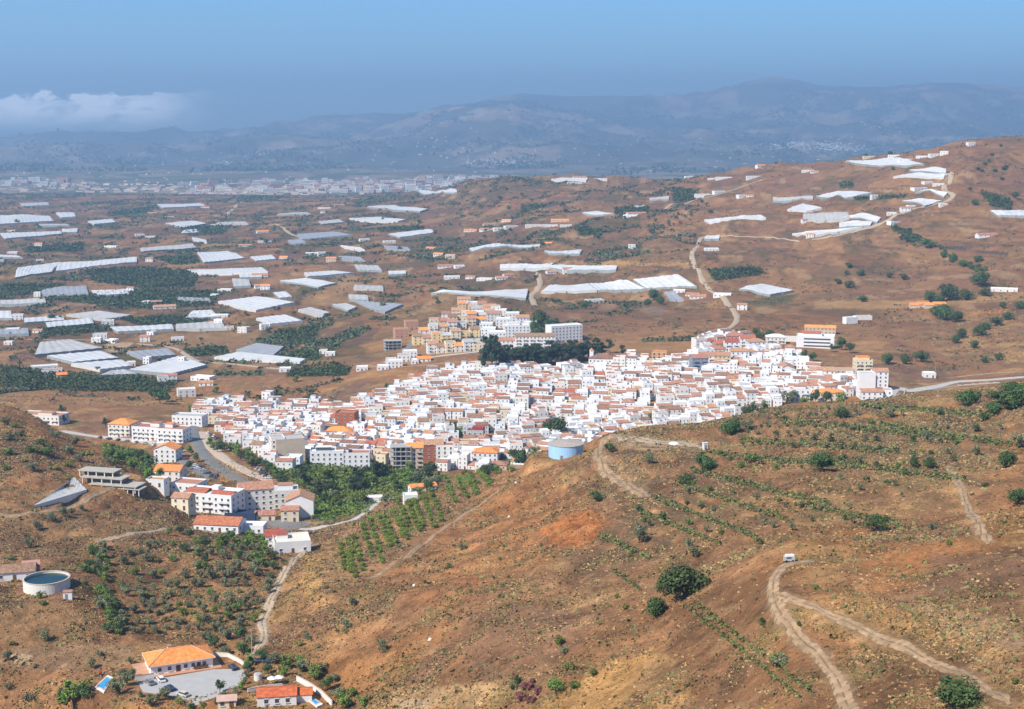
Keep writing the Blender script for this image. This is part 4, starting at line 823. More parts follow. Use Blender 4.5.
# groves and scrub that nobody could count
def scatter_patch(name, polys, mt_, per_px2, hgt, card, label, cat, dmin=0, cap=9000, wpx_=None):
    vs, fs = [], []
    for poly in polys:
        pp = np.array(poly, float); x0, x1, y0, y1 = pp[:, 0].min(), pp[:, 0].max(), pp[:, 1].min(), pp[:, 1].max()
        n = int(min(cap, (x1-x0)*(y1-y0)*per_px2)); P_ = RNG.random((n, 2))*[x1-x0, y1-y0]+[x0, y0]
        P_ = P_[inpoly(P_[:, 0]+RNG.normal(0, .8, n), P_[:, 1]+RNG.normal(0, .4, n), poly)]
        for a, b_ in P_:
            x, y, z = hit(a, b_, dmin); s = card*y/1000.
            for q_ in range(3):
                d = RNG.normal(size=3); d /= np.linalg.norm(d)+1e-9; u = np.cross(d, (0, .3, 1)); u /= np.linalg.norm(u)+1e-9; w = np.cross(d, u)
                hh = hgt*RNG.random(); c = np.array([x, y, z+hh])+RNG.normal(0, s*.5, 3)*[1, 1, .3]; k = len(vs); ss = s*RNG.uniform(.6, 1.3)
                vs += [tuple(c-u*ss), tuple(c-w*ss*.7), tuple(c+u*ss), tuple(c+w*ss*.7)]; fs.append((k, k+1, k+2, k+3))
    o = MB().add(vs, fs).build(name, mt_); tag(o, label, cat, None, 'stuff'); return o
G1 = [AREAS[i][0] for i in range(0, 28) if AREAS[i][1] in (DG, MG) or AREAS[i][1][0] < .062]
scatter_patch('grove', [p for p in G1 if max(q_[1] for q_ in p) < 400], LEAFD, 1.1, 3.2, .85, 'dark green groves planted between the greenhouses of the plain', 'grove')
scatter_patch('valley_scrub', [[(290,462),(350,468),(420,470),(452,478),(420,492),(372,506),(330,525),(300,515),(318,495),(285,480),(265,465)], [(100,444),(145,452),(152,462),(110,464)]], LEAFG, .8, 2.0, .9, 'low green growth covering the valley floor below the village', 'undergrowth', 700)
scatter_patch('valley_crop', [[(302,505),(372,500),(370,512),(322,521)], [(500,370),(560,372),(560,376),(505,376)]], LEAFG, 1.0, 1.0, .8, 'bright green crop in the valley beside the concrete lane', 'crop', 600)
TL = [((655,498),(760,540)),((672,482),(790,522)),((690,470),(830,505)),((700,452),(860,468)),((740,440),(900,452)),((780,420),(960,440)),((830,462),(965,480)),((800,505),(900,525)),((640,512),(720,545)),((600,535),(650,560)),((860,405),(990,415)),((880,425),(1010,445)),((690,610),(800,700)),((697,606),(812,694)),((612,570),(640,590))]
scatter_patch('terrace_scrub', [[(a[0], a[1]-2.2), (b_[0], b_[1]-2.6), (b_[0]+2, b_[1]+3), (a[0], a[1]+2.6)] for a, b_ in TL], leaf('terrace_scrub_leaves', (.10, .12, .035), (.16, .17, .06)), .55, 1.0, 1.0, 'green scrub growing along the terrace edges of the right hill', 'scrub')
scatter_patch('grove_undergrowth', [[(100,548),(280,552),(285,575),(250,640),(215,640),(110,635),(92,600),(95,565)], [(232,640),(300,655),(360,700),(345,709),(300,680),(250,675)]], leaf('grove_undergrowth_leaves', (.13, .14, .045), (.20, .19, .07)), .12, .6, .5, 'olive-green weeds between the trees of the grove', 'undergrowth')
scatter_patch('hill_scrub', [[(0,425),(60,440),(130,470),(120,480),(60,480),(30,470),(0,480)], [(0,395),(150,397),(210,404),(200,409),(100,405),(0,403)], [(930,320),(1024,300),(1024,365),(960,358),(930,345)], [(745,425),(850,412),(900,430),(960,440),(960,475),(830,480),(760,455)]], DRYL, .16, .8, .6, 'brown and olive scrub covering parts of the hills', 'scrub')
# hedges, brambles and lone scrub on the far fields
def clumps(name, mask, n, size, mt_, label, cat, seed, per=4, hgt=1.5):
    rg_ = np.random.default_rng(seed); I_, J_ = np.nonzero(mask)
    w_ = (GY[I_, J_]*DU)**.6; w_ /= w_.sum(); k = rg_.choice(len(I_), min(n, len(I_)), replace=False, p=w_); i, j = I_[k], J_[k]
    c = np.stack([GX[i, j], GY[i, j], GZ[i, j]], 1); n = len(c); s = size*(.5+rg_.random(n)*1.1)*(c[:, 1]/1800)**.5; V_ = []
    for q_ in range(per):
        d = rg_.normal(size=(n, 3)); d /= np.linalg.norm(d, axis=1)[:, None]; u = np.cross(d, (0, .3, 1.)); u /= np.linalg.norm(u, axis=1)[:, None]+1e-9; w = np.cross(d, u)
        cc = c+rg_.normal(0, .7, (n, 3))*s[:, None]*[1.3, 1.3, 0]+np.stack([0*s, 0*s, s*rg_.random(n)*hgt*.6+s*.3], 1)
        V_.append(np.stack([cc-u*s[:, None]*.8, cc-w*s[:, None]*.6, cc+u*s[:, None]*.8, cc+w*s[:, None]*.6], 1))
    V_ = np.stack(V_, 1).reshape(-1, 3); nf_ = len(V_)//4; me = bpy.data.meshes.new(name); me.vertices.add(len(V_)); me.vertices.foreach_set('co', V_.astype(np.float32).ravel())
    me.loops.add(len(V_)); me.loops.foreach_set('vertex_index', np.arange(len(V_), dtype=np.int32)); me.polygons.add(nf_)
    me.polygons.foreach_set('loop_start', np.arange(0, len(V_), 4, dtype=np.int32)); me.polygons.foreach_set('loop_total', np.full(nf_, 4, np.int32))
    me.materials.append(mt_); me.update(calc_edges=True); o = bpy.data.objects.new(name, me); col.objects.link(o); tag(o, label, cat, None, 'stuff')
onscr = (GPX > -20) & (GPX < 1044) & (GY < 6000) & (GY > 1150) & ((GPY < 343) | (GPX > 895) | ((GPX < 340) & (GPY < 403))); 
for q_ in GH:
    pp = [(q_[k][0]+(1.5 if k in (1, 2) else -1.5), q_[k][1]+(1.2 if k > 1 else -1.5)) for k in range(4)]; b0 = (GPX > min(p[0] for p in pp)) & (GPX < max(p[0] for p in pp)) & (GPY > min(p[1] for p in pp)) & (GPY < max(p[1] for p in pp)); ii = np.nonzero(b0)
    if len(ii[0]): onscr[ii] &= ~inpoly(GPX[ii], GPY[ii], pp)
hn = fbm(GX, GY, 130, 3, 201); hn2 = fbm(GX, GY, 40, 3, 202); hn3 = fbm(GX, GY*.5, 220, 3, 203)
FARL = leaf('far_hedge_leaves', (.065, .085, .035), (.10, .12, .05))
clumps('hedgerow', onscr & (ed < 7) & (hn > .0) & (GPX < 700), 7000, 1.9, FARL, 'dark hedges running along the edges of the far fields', 'hedge', 5)
clumps('thicket', onscr & (hn2 > .2) & (hn3 > .1) & (GPX < 640), 6500, 1.8, FARL, 'dark thickets between the fields and greenhouses of the plain', 'thicket', 6)
clumps('hill_scrub', onscr & (hn2 > .12), 9000, 1.1, leaf('hill_scrub_leaves', (.13, .125, .06), (.19, .165, .085)), 'small olive-brown bushes dotted over the far brown hills', 'scrub', 7)
clumps('mountain_woods', (GY > 9500) & (GY < 19500) & (GPX > -20) & (GPX < 1044) & (fbm(GX, GY, 500, 4, 205) > .15), 7000, 6, FARL, 'dark woods in patches on the hazy far mountains', 'woods', 8, 3)
# tufts, stubble and small stones over the near slopes
ok = (GY[:-1, :-1] < 900) & (GPX[:-1, :-1] > -10) & (GPX[:-1, :-1] < 1034) & (GPY[:-1, :-1] < 730)
I, J = np.nonzero(ok); dens = (GY[I, J]*DU)*np.abs(GY[I+1, J]-GY[I, J]); clump = .25+1.5*sstep(-.1, .35, n4[I, J])+1.2*sstep(0, .3, n2[I, J])
pr = (dens**.55)*clump; pr /= pr.sum()
def tufts(name, n, mt_, size, hgt, label, cat, seed):
    rg_ = np.random.default_rng(seed); k = rg_.choice(len(I), n, p=pr); a, b_ = rg_.random(n), rg_.random(n)
    i, j = I[k], J[k]
    def bl(A): return (A[i, j]*(1-b_)+A[i, j+1]*b_)*(1-a)+(A[i+1, j]*(1-b_)+A[i+1, j+1]*b_)*a
    c = np.stack([bl(GX), bl(GY), bl(GZ)], 1)
    if RL is not None:
        dm = np.full(n, 1e9)
        for s0 in range(0, n, 4000): dm[s0:s0+4000] = np.min(np.hypot(c[s0:s0+4000, None, 0]-RL[None, :, 0], c[s0:s0+4000, None, 1]-RL[None, :, 1]), axis=1)
        c = c[dm > 2.3]; n = len(c)
    cr = ((c[:, 0]-PV[0])**2+(c[:, 1]-PV[1])**2 > 19**2); c = c[cr]; n = len(c)
    V_ = []; M_ = 3; s = size*(.5+rg_.random(n)**2*1.4)*(c[:, 1]/350)**.35
    for q_ in range(M_):
        ang = rg_.random(n)*6.283; t_ = np.stack([np.cos(ang), np.sin(ang), np.zeros(n)], 1)*s[:, None]; o_ = rg_.normal(0, .35, (n, 3))*s[:, None]*[1, 1, 0]
        up = np.stack([rg_.normal(0, .3, n)*s, rg_.normal(0, .3, n)*s, hgt*s*(.6+.8*rg_.random(n))], 1)
        V_.append(np.stack([c+o_-t_-[0, 0, .05], c+o_+t_-[0, 0, .05], c+o_+t_*.55+up, c+o_-t_*.55+up], 1))
    V_ = np.stack(V_, 1).reshape(-1, 3); nf_ = len(V_)//4
    me = bpy.data.meshes.new(name); me.vertices.add(len(V_)); me.vertices.foreach_set('co', V_.astype(np.float32).ravel())
    me.loops.add(len(V_)); me.loops.foreach_set('vertex_index', np.arange(len(V_), dtype=np.int32)); me.polygons.add(nf_)
    me.polygons.foreach_set('loop_start', np.arange(0, len(V_), 4, dtype=np.int32)); me.polygons.foreach_set('loop_total', np.full(nf_, 4, np.int32))
    me.materials.append(mt_); me.update(calc_edges=True); o = bpy.data.objects.new(name, me); col.objects.link(o); tag(o, label, cat, None, 'stuff')
RL = np.concatenate([r[::2] for r in ROADLINES if r[:, 1].mean() < 900])
tufts('dry_grass', 110000, mat('dry_grass_blades', (.34, .20, .09), .9, .3, .06, .1, 0, 0, (.42, .28, .13)), .26, .6, 'dry straw-coloured grass tufts covering the near slopes', 'grass', 1)
tufts('dry_scrub', 85000, DRYL, .22, .75, 'low brown scrub tufts covering the near slopes', 'scrub', 2)
tufts('green_scrub', 16000, mat('olive_scrub_leaves', (.16, .17, .065), .9, .35, .05, .1, 0, 0, (.24, .22, .09)), .36, .9, 'low olive-green scrub dotted over the near slopes', 'scrub', 3)
tufts('stones', 1300, mat('pale_stones', (.42, .34, .26), .9, .2, .2, .1), .22, .5, 'pale stones lying about on the dry slopes', 'stones', 4)
# ------------------------------------------------------------------ buildings
def window_mb(w, h_, frame=True):
    m_ = MB(); m_.box(0, 0, 0, w, .10, h_, 0)
    if frame:
        m_.box(0, -.04, h_, w+.3, .24, .14, 1); m_.box(0, -.06, -.16, w+.3, .3, .16, 1)
    return m_
_wm = {}
def window(parent, x, y, z, rot, w=1.1, h_=1.3, fr=None, name='window'):
    k = (w, h_, name, fr.name if fr else '')
    if k not in _wm: _wm[k] = (window_mb(w, h_) if name == 'window' else MB().box(0, 0, 0, w, .12, h_, 0)).mesh(name, [GLASS, fr or FRAME] if name == 'window' else [fr or WOOD])
    o = bpy.data.objects.new(name, _wm[k]); col.objects.link(o); o.parent = parent; o.location = (x, y, z); o.rotation_euler = (0, 0, rot); return o
def facade(parent, w, d, floors, fh, n, side='front', fr=None, ww=1.1, wh=1.3, door=False, skip=(), z0=0):
    """windows on one side of a box building w (x) by d (y), centred on the origin"""
    if side == 'front': L_, f = w, lambda t_: (t_, -d/2-.02, 0)
    elif side == 'back': L_, f = w, lambda t_: (t_, d/2+.02, math.pi)
    elif side == 'left': L_, f = d, lambda t_: (-w/2-.02, t_, -math.pi/2)
    else: L_, f = d, lambda t_: (w/2+.02, t_, math.pi/2)
    for fl in range(floors):
        for i in range(n):
            if (fl, i) in skip: continue
            t_ = (i+.5)/n*L_-L_/2; x, y, r_ = f(t_)
            if door and fl == 0 and i == n//2: window(parent, x, y, z0, r_, 1.2, 2.2, WOOD, 'door')
            else: window(parent, x, y, z0+fl*fh+1.0, r_, ww, wh, fr)
# --- village houses
def house_parts(w, d, fl, roof, rr):
    """mesh collectors of a house: wall, roof, extras"""
    h_ = fl*2.9+.3; wall = MB(); rf = MB(); ex = []
    base = 5
    if roof == 'flat' or roof == 'hut':
        wall.box(0, 0, -base, w, d, h_+base)
        for (x, y, sx, sy) in ((0, -d/2+.1, w, .2), (0, d/2-.1, w, .2), (-w/2+.1, 0, .2, d-.41), (w/2-.1, 0, .2, d-.41)): wall.box(x, y, h_+.003, sx, sy, .9)
        rf.box(0, 0, h_+.002, w-.42, d-.42, .12)
        if roof == 'hut':
            s = rr.choice((-1, 1)); hut = MB().box(s*w*.22, d*.2, h_+.125, w*.5, d*.42, 2.3); ex.append(('roof_room', hut, None)); cap = MB()
            cap.box(s*w*.22, d*.2, h_+2.43, w*.5+.3, d*.42+.3, .14); ex.append(('roof_room_cover', cap, 'roof'))
    elif roof == 'gable':
        wall.box(0, 0, -base, w, d, h_+base); wall.gable_walls(0, 0, h_, w, d, d*.2); rf.gable(0, 0, h_, w, d, d*.2, ov=.25)
    elif roof == 'half':
        wall.box(0, 0, -base, w, d, h_+base)
        rf.add([(-w/2-.2, -d/2-.3, h_+.15), (w/2+.2, -d/2-.3, h_+.15), (w/2+.2, 0, h_+1.35), (-w/2-.2, 0, h_+1.35), (-w/2-.2, -d/2-.3, h_-.05), (w/2+.2, -d/2-.3, h_-.05), (w/2+.2, 0, h_+.01), (-w/2-.2, 0, h_+.01)], [(0, 1, 2, 3), (4, 5, 1, 0), (1, 5, 6, 2), (0, 3, 7, 4), (3, 2, 6, 7)])
        for (x, y, sx, sy) in ((0, d/2-.1, w, .2), (-w/2+.1, d*.22, .2, d*.5), (w/2-.1, d*.22, .2, d*.5)): ex.append(('parapet', MB().box(x, y, h_+.003, sx, sy, .95), None))
        ex = [('parapet', (lambda m_: ([m_.merged(e[1]) for e in ex], m_)[1])(MB()), None)]
    elif roof == 'hip':
        wall.box(0, 0, -base, w, d, h_+base); rf.hip(0, 0, h_+.2, w, d, d*.2)
    return wall, rf, ex, h_
HP = []
rr = random.Random(5)
rmn = {TERRA: 'terracotta tiled roof', ORANGE: 'bright orange tiled roof', BROWNT: 'brown tiled roof', REDT: 'red tiled roof', TERRACE: 'red-floored roof terrace', TERRG: 'grey-floored roof terrace', TERRW: 'white-floored roof terrace'}
def lum(m_): return {WHITE[0]: 'white', WHITE[1]: 'off-white', WHITE[2]: 'cream', OCHRE: 'ochre', BEIGE: 'beige', PINK: 'salmon', CONC: 'grey'}[m_]
SPECS = [(8, 10, 2, 'flat', 0, TERRG), (9, 9, 2, 'hut', 0, TERRACE), (10, 10, 2, 'hut', 0, TERRW), (7, 10, 3, 'flat', 0, TERRW), (8, 9, 2, 'gable', 0, TERRA), (10, 10, 2, 'half', 0, TERRA), (9, 11, 2, 'half', 1, BROWNT), (11, 10, 2, 'gable', 1, BROWNT),
         (8, 10, 3, 'hut', 0, TERRG), (7, 8, 1, 'flat', 0, TERRW), (9, 9, 1, 'gable', 0, TERRA), (12, 11, 2, 'half', 0, TERRA), (10, 9, 3, 'half', 0, BROWNT), (8, 9, 2, 'flat', 2, TERRACE), (9, 10, 2, 'hip', 0, TERRA), (11, 11, 3, 'hut', 1, TERRACE),
         (7, 11, 2, 'half', 0, TERRA), (8, 8, 2, 'hut', 0, TERRW), (10, 9, 2, 'flat', 0, TERRW), (9, 9, 2, 'gable', 0, REDT)]
for (w, d, fl, rf_, wi, rm) in SPECS:
    wall, rf, ex, h_ = house_parts(w, d, fl, rf_, rr); HP.append(dict(w=w, d=d, fl=fl, roof=rf_, wm=WHITE[wi], rm=rm, parts=(wall, rf, ex), h=h_, p=None))
    HP[-1]['look'] = ['one-storey', 'two-storey', 'three-storey'][fl-1]+' '+lum(WHITE[wi])+' house, '+({'hut': 'roof room', 'half': 'half '+rmn[rm].split()[0]+' roof', 'flat': 'flat roof'}.get(rf_) or ('hipped ' if rf_ == 'hip' else '')+rmn[rm].split()[0]+' roof')
def make_house(k):
    H = HP[k]; root = empty('townhouse'); wall, rf, ex, h_ = *H['parts'], H['h']
    wall.build('wall', H['wm'], root); r_ = rf.build('roof', H['rm'], root)
    for nm, mb, kind in ex: mb.build(nm, H['rm'] if kind == 'roof' else H['wm'], root)
    if H['roof'] in ('gable', 'hip', 'half'): MB().box(H['w']*.25, H['d']*.12, h_+.6, .6, .6, 1.7).build('chimney', H['wm'], root)
    facade(root, H['w'], H['d'], H['fl'], 2.9, 2 if H['w'] < 10 else 3, 'front', door=True, ww=.85, wh=1.05)
    facade(root, H['w'], H['d'], H['fl'], 2.9, 1, 'right', skip=[(0, 0)], ww=.85, wh=1.05); facade(root, H['w'], H['d'], H['fl'], 2.9, 1, 'left')
    return Proto(root)
OUT = [(193,410),(215,405),(260,408),(300,405),(345,411),(362,402),(378,396),(400,386),(433,375),(460,373),(500,368),(530,369),(560,373),(590,369),(628,362),(660,360),(690,361),(698,343),(712,338),(735,337),(752,345),(768,349),(790,352),(815,372),(838,378),(852,380),(884,382),(886,394),(860,398),(835,401),(800,404),(770,412),(740,417),(728,422),(735,470),(520,480),(505,466),(490,472),(450,470),(400,470),(372,471),(330,469),(300,466),(285,470),(268,464),(252,452),(232,444),(214,428),(200,416)]
LM = []   # (x, y, radius) kept free for the larger buildings
def lm(px, py, r, dmin=700):
    x, y, z = hit(px, py, dmin); LM.append((x, y, r)); return x, y, z
sect = [(random.uniform(-330, 330), random.uniform(860, 1400), random.gauss(.02, .22)) for _ in range(60)]
def fill_village():
    out = []
    for si, (sx, sy, a) in enumerate(sect):
        c, q_ = math.cos(a), math.sin(a); v = -110
        while v < 110:
            d_row = random.uniform(8.6, 10.2); u = -110-random.random()*8
            while u < 110:
                k = random.choices(range(len(HP)), [4,5,5,3,3.5,5,3,3,3,3.5,3,3,3,3,2,3,4,4,4,1.2])[0]; w = HP[k]['w']*random.uniform(.78, .98)
                x, y = sx+(u+w/2)*c-v*q_, sy+(u+w/2)*q_+v*c; u += w+(.05 if random.random() < .72 else random.uniform(1.5, 5))
                dd = [(x-s[0])**2+(y-s[1])**2 for s in sect]
                if min(range(len(dd)), key=dd.__getitem__) != si: continue
                z = ground(x, y); px, py = project(x, y, z)
                if not inpoly(np.array([px]), np.array([py]), OUT)[0] or y < 800: continue
                if random.random() < .03: continue
                out.append((x, y, z, a+random.gauss(0, .03), k, w/HP[k]['w'], px, py))
            v += d_row+(2.6 if random.random() < .55 else 6.0)
    return out
# --- larger buildings, each by hand.  px,py = foot of the front centre
BLD = []
def block(name, px, py, w, d, floors, rz, wm, roof='flat', rm=None, label='', cat='building', group=None, nwin=None, dmin=0, fh=3.0, side=1, base=6, extras=None, bal=0, left=1, clear=True, door=True, ww=1.1, wh=1.3, wins=True, free=None):
    x, y, z = hit(px, py, dmin); r_ = R(rz)
    cx, cy = x-math.sin(r_)*d/2, y+math.cos(r_)*d/2
    if clear: LM.append((cx, cy, (free or max(w, d)/2)+2.5)); 
    if clear and w > 1.6*d:
        for s in (-1, 1): LM.append((cx+math.cos(r_)*w*.33*s, cy+math.sin(r_)*w*.33*s, d/2+5))
    root = empty(name, (cx, cy, z), r_); h_ = floors*fh+.3; wall = MB().box(0, 0, -base, w, d, h_+base); rf = MB()
    if roof == 'flat':
        for (a, b_, sx, sy) in ((0, -d/2+.12, w, .24), (0, d/2-.12, w, .24), (-w/2+.12, 0, .24, d-.49), (w/2-.12, 0, .24, d-.49)): wall.box(a, b_, h_+.003, sx, sy, .9)
        rf.box(0, 0, h_+.002, w-.5, d-.5, .12)
    elif roof == 'gable': wall.gable_walls(0, 0, h_, w, d, d*.21); rf.gable(0, 0, h_, w, d, d*.21, ov=.4)
    elif roof == 'gabley': wall.gable_walls(0, 0, h_, w, d, w*.21, axis='y'); rf.gable(0, 0, h_, w, d, w*.21, ov=.4, axis='y')
    elif roof == 'hip': rf.hip(0, 0, h_+.2, w, d, min(w, d)*.22, ov=.5)
    elif roof == 'pyr': rf.hip(0, 0, h_+.2, w, d, min(w, d)*.3, ov=.4)
    wall.build('wall', wm, root); rf.build('roof', rm or TERRG, root)
    n = nwin or max(2, int(w/3.4))
    if wins:
        facade(root, w, d, floors, fh, n, 'front', door=door, ww=ww, wh=wh)
        if side: facade(root, w, d, floors, fh, max(1, int(d/4.5)), 'right')
        if left: facade(root, w, d, floors, fh, max(1, int(d/4.5)), 'left')
    for f in range(1, floors):
        if bal:
            for i in range(bal):
                bx = (i+.5)/bal*w-w/2; b_ = MB(); b_.box(bx, -d/2-.63, f*fh-.1, w/bal*.6, 1.2, .16); b_.box(bx, -d/2-1.2, f*fh+.063, w/bal*.6, .08, .9); b_.build('balcony', wm if wm is not BRICK else CONC, root)
    if extras: extras(root, w, d, h_)
    if label: tag(root, label, cat, group)
    BLD.append(root); return root
def hut(dx, dy, sx, sy, hh, m_, rm=None, name='roof_room'):
    def f(root, w, d, h_):
        b_ = MB(); b_.box(dx*w, dy*d, h_+.13, sx, sy, hh); o = b_.build(name, m_, root)
        c_ = MB(); c_.box(dx*w, dy*d, h_+.13+hh, sx+.5, sy+.5, .2); c_.build('roof_cover', rm or m_, o)
    return f
def multi(*fs):
    def f(*a):
        for g_ in fs: g_(*a)
    return f
W0, W1, CRM = WHITE
# left quarter
block('apartment_block', 119, 437, 17, 14, 3, -12, W1, 'hip', ORANGE, 'three-storey white block under an orange hipped roof, left end of the long white row', 'apartment block', bal=4, dmin=850)
block('apartment_block', 146, 441, 22, 14, 3, -14, W0, 'flat', TERRACE, 'long white and cream apartment block beside the orange-roofed one on the left', 'apartment block', bal=5, extras=hut(.2, .1, 7, 6, 2.6, W0, TERRACE), dmin=850)
block('apartment_block', 170, 443, 20, 14, 3, -14, W0, 'flat', TERRACE, 'white apartment block with red roof terraces next to the road bend', 'apartment block', bal=4, extras=hut(-.2, .15, 6, 5, 2.6, W1, ORANGE), dmin=850)
block('apartment_block', 187, 425, 24, 12, 2, -10, W0, 'flat', TERRG, 'low white block behind the red-terraced block by the road bend', 'apartment block', dmin=850)
block('apartment_block', 38, 424, 36, 15, 2, -14, W1, 'flat', TERRACE, 'wide beige-white block with a pinkish roof at the far left edge', 'apartment block', bal=5, extras=hut(.1, 0, 12, 6, 1.6, W1, TERRA), dmin=850)
block('house', 165, 463, 15, 11, 3, -8, W0, 'gabley', ORANGE, 'tall white gabled house with bright orange roof, upper of the pair', 'house', dmin=700, door=False)
block('house', 167, 481, 16, 12, 2, -8, W1, 'gable', ORANGE, 'cream-white house with wide bright orange roof, lower of the pair', 'house', dmin=650)
block('house', 155, 487, 10, 7, 1, -10, W0, 'flat', TERRA, 'small flat white annex below the orange-roofed pair', 'house', dmin=600)
# the white and cream group round the asphalt yard
def roofbits(root, w, d, h_):
    r_ = MB(); r_.gable(-w*.28, 0, h_+.15, w*.40, d*.9, 1.6, ov=.3); r_.build('roof', REDT, root); r2 = MB(); r2.gable(w*.26, -d*.12, h_+.15, w*.42, d*.6, 1.6, ov=.3); r2.build('roof', REDT, root)
    MB().box(0, d*.25, h_+.13, 4, 4, 2.4).build('roof_room', W0, root)
block('apartment_block', 207, 513, 28, 15, 3, -16, W0, 'flat', TERRW, 'big white apartment block with several red roofs, left of the cream one', 'apartment block', extras=roofbits, dmin=600, bal=3)
block('apartment_block', 184, 502, 15, 12, 3, -16, W0, 'flat', TERRACE, 'white block with roof terrace left behind the several red roofs', 'apartment block', dmin=600)
block('house', 180, 510, 9, 8, 2, -14, CRM, 'gable', TERRA, 'small cream house at the foot of the bare left hill', 'house', dmin=600)
block('apartment_block', 257, 512, 18, 13, 4, 16, W1, 'gable', TERRA, 'cream apartment block under one long terracotta roof', 'apartment block', dmin=600, bal=0)
block('apartment_block', 283, 509, 17, 13, 3, 10, W1, 'flat', TERRG, 'white stepped block adjoining the cream block on its right', 'apartment block', extras=hut(.1, .1, 8, 6, 2.6, W0, TERRA), dmin=600)
block('apartment_block', 300, 518, 14, 13, 3, 6, W0, 'gabley', TERRA, 'plain white gabled block at the right end of the yard group', 'apartment block', dmin=600, wins=False)
block('house', 232, 508, 9, 9, 2, 0, W0, 'gable', ORANGE, 'small white house with orange roof between the two large blocks', 'house', dmin=600)
block('house', 265, 521, 10, 7, 1, 5, CRM, 'gable', TERRA, 'little cream house with hipped brown roof in front of the cream block', 'house', dmin=560)
block('house', 290, 522, 9, 7, 2, 5, CRM, 'gable', TERRA, 'little cream house in front of the stepped white block', 'house', dmin=560)
block('garage', 240, 521, 16, 7, 1, -4, mat('dark_blue_awning', (.03, .05, .10), .8), 'flat', mat('dark_blue_awning', (.03, .05, .10)), 'low dark blue shed on the asphalt yard', 'shed', dmin=560, wins=False)
block('warehouse', 216, 532, 22, 12, 1, -8, W0, 'gable', REDT, 'low white shed with a broad red roof below the yard', 'shed', dmin=540, fh=3.4)
block('shed', 250, 534, 13, 8, 1, -4, W0, 'flat', TERRW, 'flat white-roofed shed below the asphalt yard', 'shed', dmin=540)
block('house', 293, 553, 16, 14, 1, 14, W0, 'flat', mat('pale_cream_roof', (.70, .64, .52)), 'bright white low house standing alone below the asphalt yard', 'house', dmin=500, extras=multi(hut(-.25, .2, 5, 5, 2.0, W0, REDT)), wins=True, side=1, fh=4.2, nwin=3)
block('house', 275, 549, 8, 9, 2, 14, W0, 'gable', REDT, 'white annex with a red roof beside the lone bright white house', 'house', dmin=500)
block('shed', 411, 503, 7, 6, 1, 10, W0, 'flat', TERRW, 'small white square shed on the concrete lane', 'shed', dmin=560, wins=False)
block('farmhouse', 424, 492, 15, 6, 1, 22, W0, 'gable', ORANGE, 'long low white house with orange roof on the concrete lane', 'house', dmin=560)
block('shed', 373, 504, 11, 6, 1, 8, W1, 'flat', TERRW, 'white flat-roofed shed in the green valley crop', 'shed', dmin=560, wins=False, fh=2.4)
# village landmarks
def frame_block(name, px, py, w, d, floors, rz, label, dmin=0, nb=4):
    x, y, z = hit(px, py, dmin); r_ = R(rz); cx, cy = x-math.sin(r_)*d/2, y+math.cos(r_)*d/2; LM.append((cx, cy, max(w, d)/2+2))
    root = empty(name, (cx, cy, z), r_)
    for f in range(floors+1): MB().box(0, 0, f*3.1-.35, w, d, .35).build('floor_slab', CONC, root)
    for f in range(floors):
        for i in range(nb+1):
            for j in (-1, 1): MB().box(-w/2+.3+(w-.6)*i/nb, j*(d/2-.3), f*3.1, .45, .45, 2.75).build('column', CONC, root)
        MB().box(0, d*.2, f*3.1, w-1.5, .2, 2.75).build('inner_wall', BEIGE if f % 2 else DARKC, root)
    MB().box(0, 0, -7, w-.5, d-.5, 6.6).build('foundation', CONC, root)
    tag(root, label, 'building'); return root
frame_block('concrete_frame', 401, 470, 14, 11, 5, 4, 'open grey concrete frame of five floors at the village foot', 760)
block('apartment_tower', 415, 470, 11, 11, 5, 4, BEIGE, 'gable', ORANGE, 'narrow beige tower with small orange roof beside the concrete frame', 'apartment block', dmin=760, bal=2)
block('apartment_block', 432, 462, 16, 12, 4, 8, BRICK, 'gable', TERRA, 'red-brick block with brown tiled roof at the village foot', 'apartment block', dmin=760)
block('apartment_block', 445, 464, 12, 11, 4, 2, W1, 'flat', TERRA, 'cream block with rows of arched windows by the red-brick one', 'apartment block', dmin=760, nwin=3, wh=1.8)
block('apartment_block', 470, 464, 15, 11, 3, -4, W0, 'flat', TERRW, 'white block with many windows at the village foot', 'apartment block', dmin=760)
block('apartment_block', 485, 466, 17, 11, 3, -6, W0, 'hip', ORANGE, 'white block with a wide orange roof by the village end trees', 'apartment block', dmin=760)
block('house', 497, 470, 13, 9, 1, -8, BEIGE, 'hip', TERRA, 'low beige house with terracotta roof, last at the village foot', 'house', dmin=740)
block('house', 475, 440, 12, 10, 2, -8, mat('grey_render', (.42, .42, .42)), 'flat', mat('wine_red_cover', (.28, .05, .05)), 'grey house with a wine-red boxed top storey', 'house', dmin=800, extras=hut(.15, 0, 8, 8, 2.6, mat('wine_red_wall', (.34, .07, .06))))
block('building', 345, 430, 15, 12, 4, -10, BRICK, 'flat', TERRA, 'unfinished bare red-brick building rising over the left village', 'building', dmin=800, nwin=3)
block('building', 291, 463, 19, 14, 5, 18, BEIGE, 'flat', TERRG, 'tall beige building whose windowless wall faces the promenade', 'building', dmin=780, wins=False)
block('building', 279, 462, 9, 13, 5, 18, W0, 'flat', TERRG, 'white tall flats on the left side of the windowless beige wall', 'apartment block', dmin=780, nwin=3)
block('apartment_block', 327, 466, 22, 11, 3, 4, W0, 'flat', TERRW, 'long white block with dark roof openings above the valley trees', 'apartment block', dmin=780, extras=hut(-.1, .1, 10, 5, 2.2, GLASS, W0))
block('apartment_block', 350, 468, 26, 11, 3, 2, W0, 'flat', TERRACE, 'long white terrace of flats above the valley trees', 'apartment block', dmin=780, extras=hut(-.2, .1, 8, 6, 2.4, W0, BROWNT))
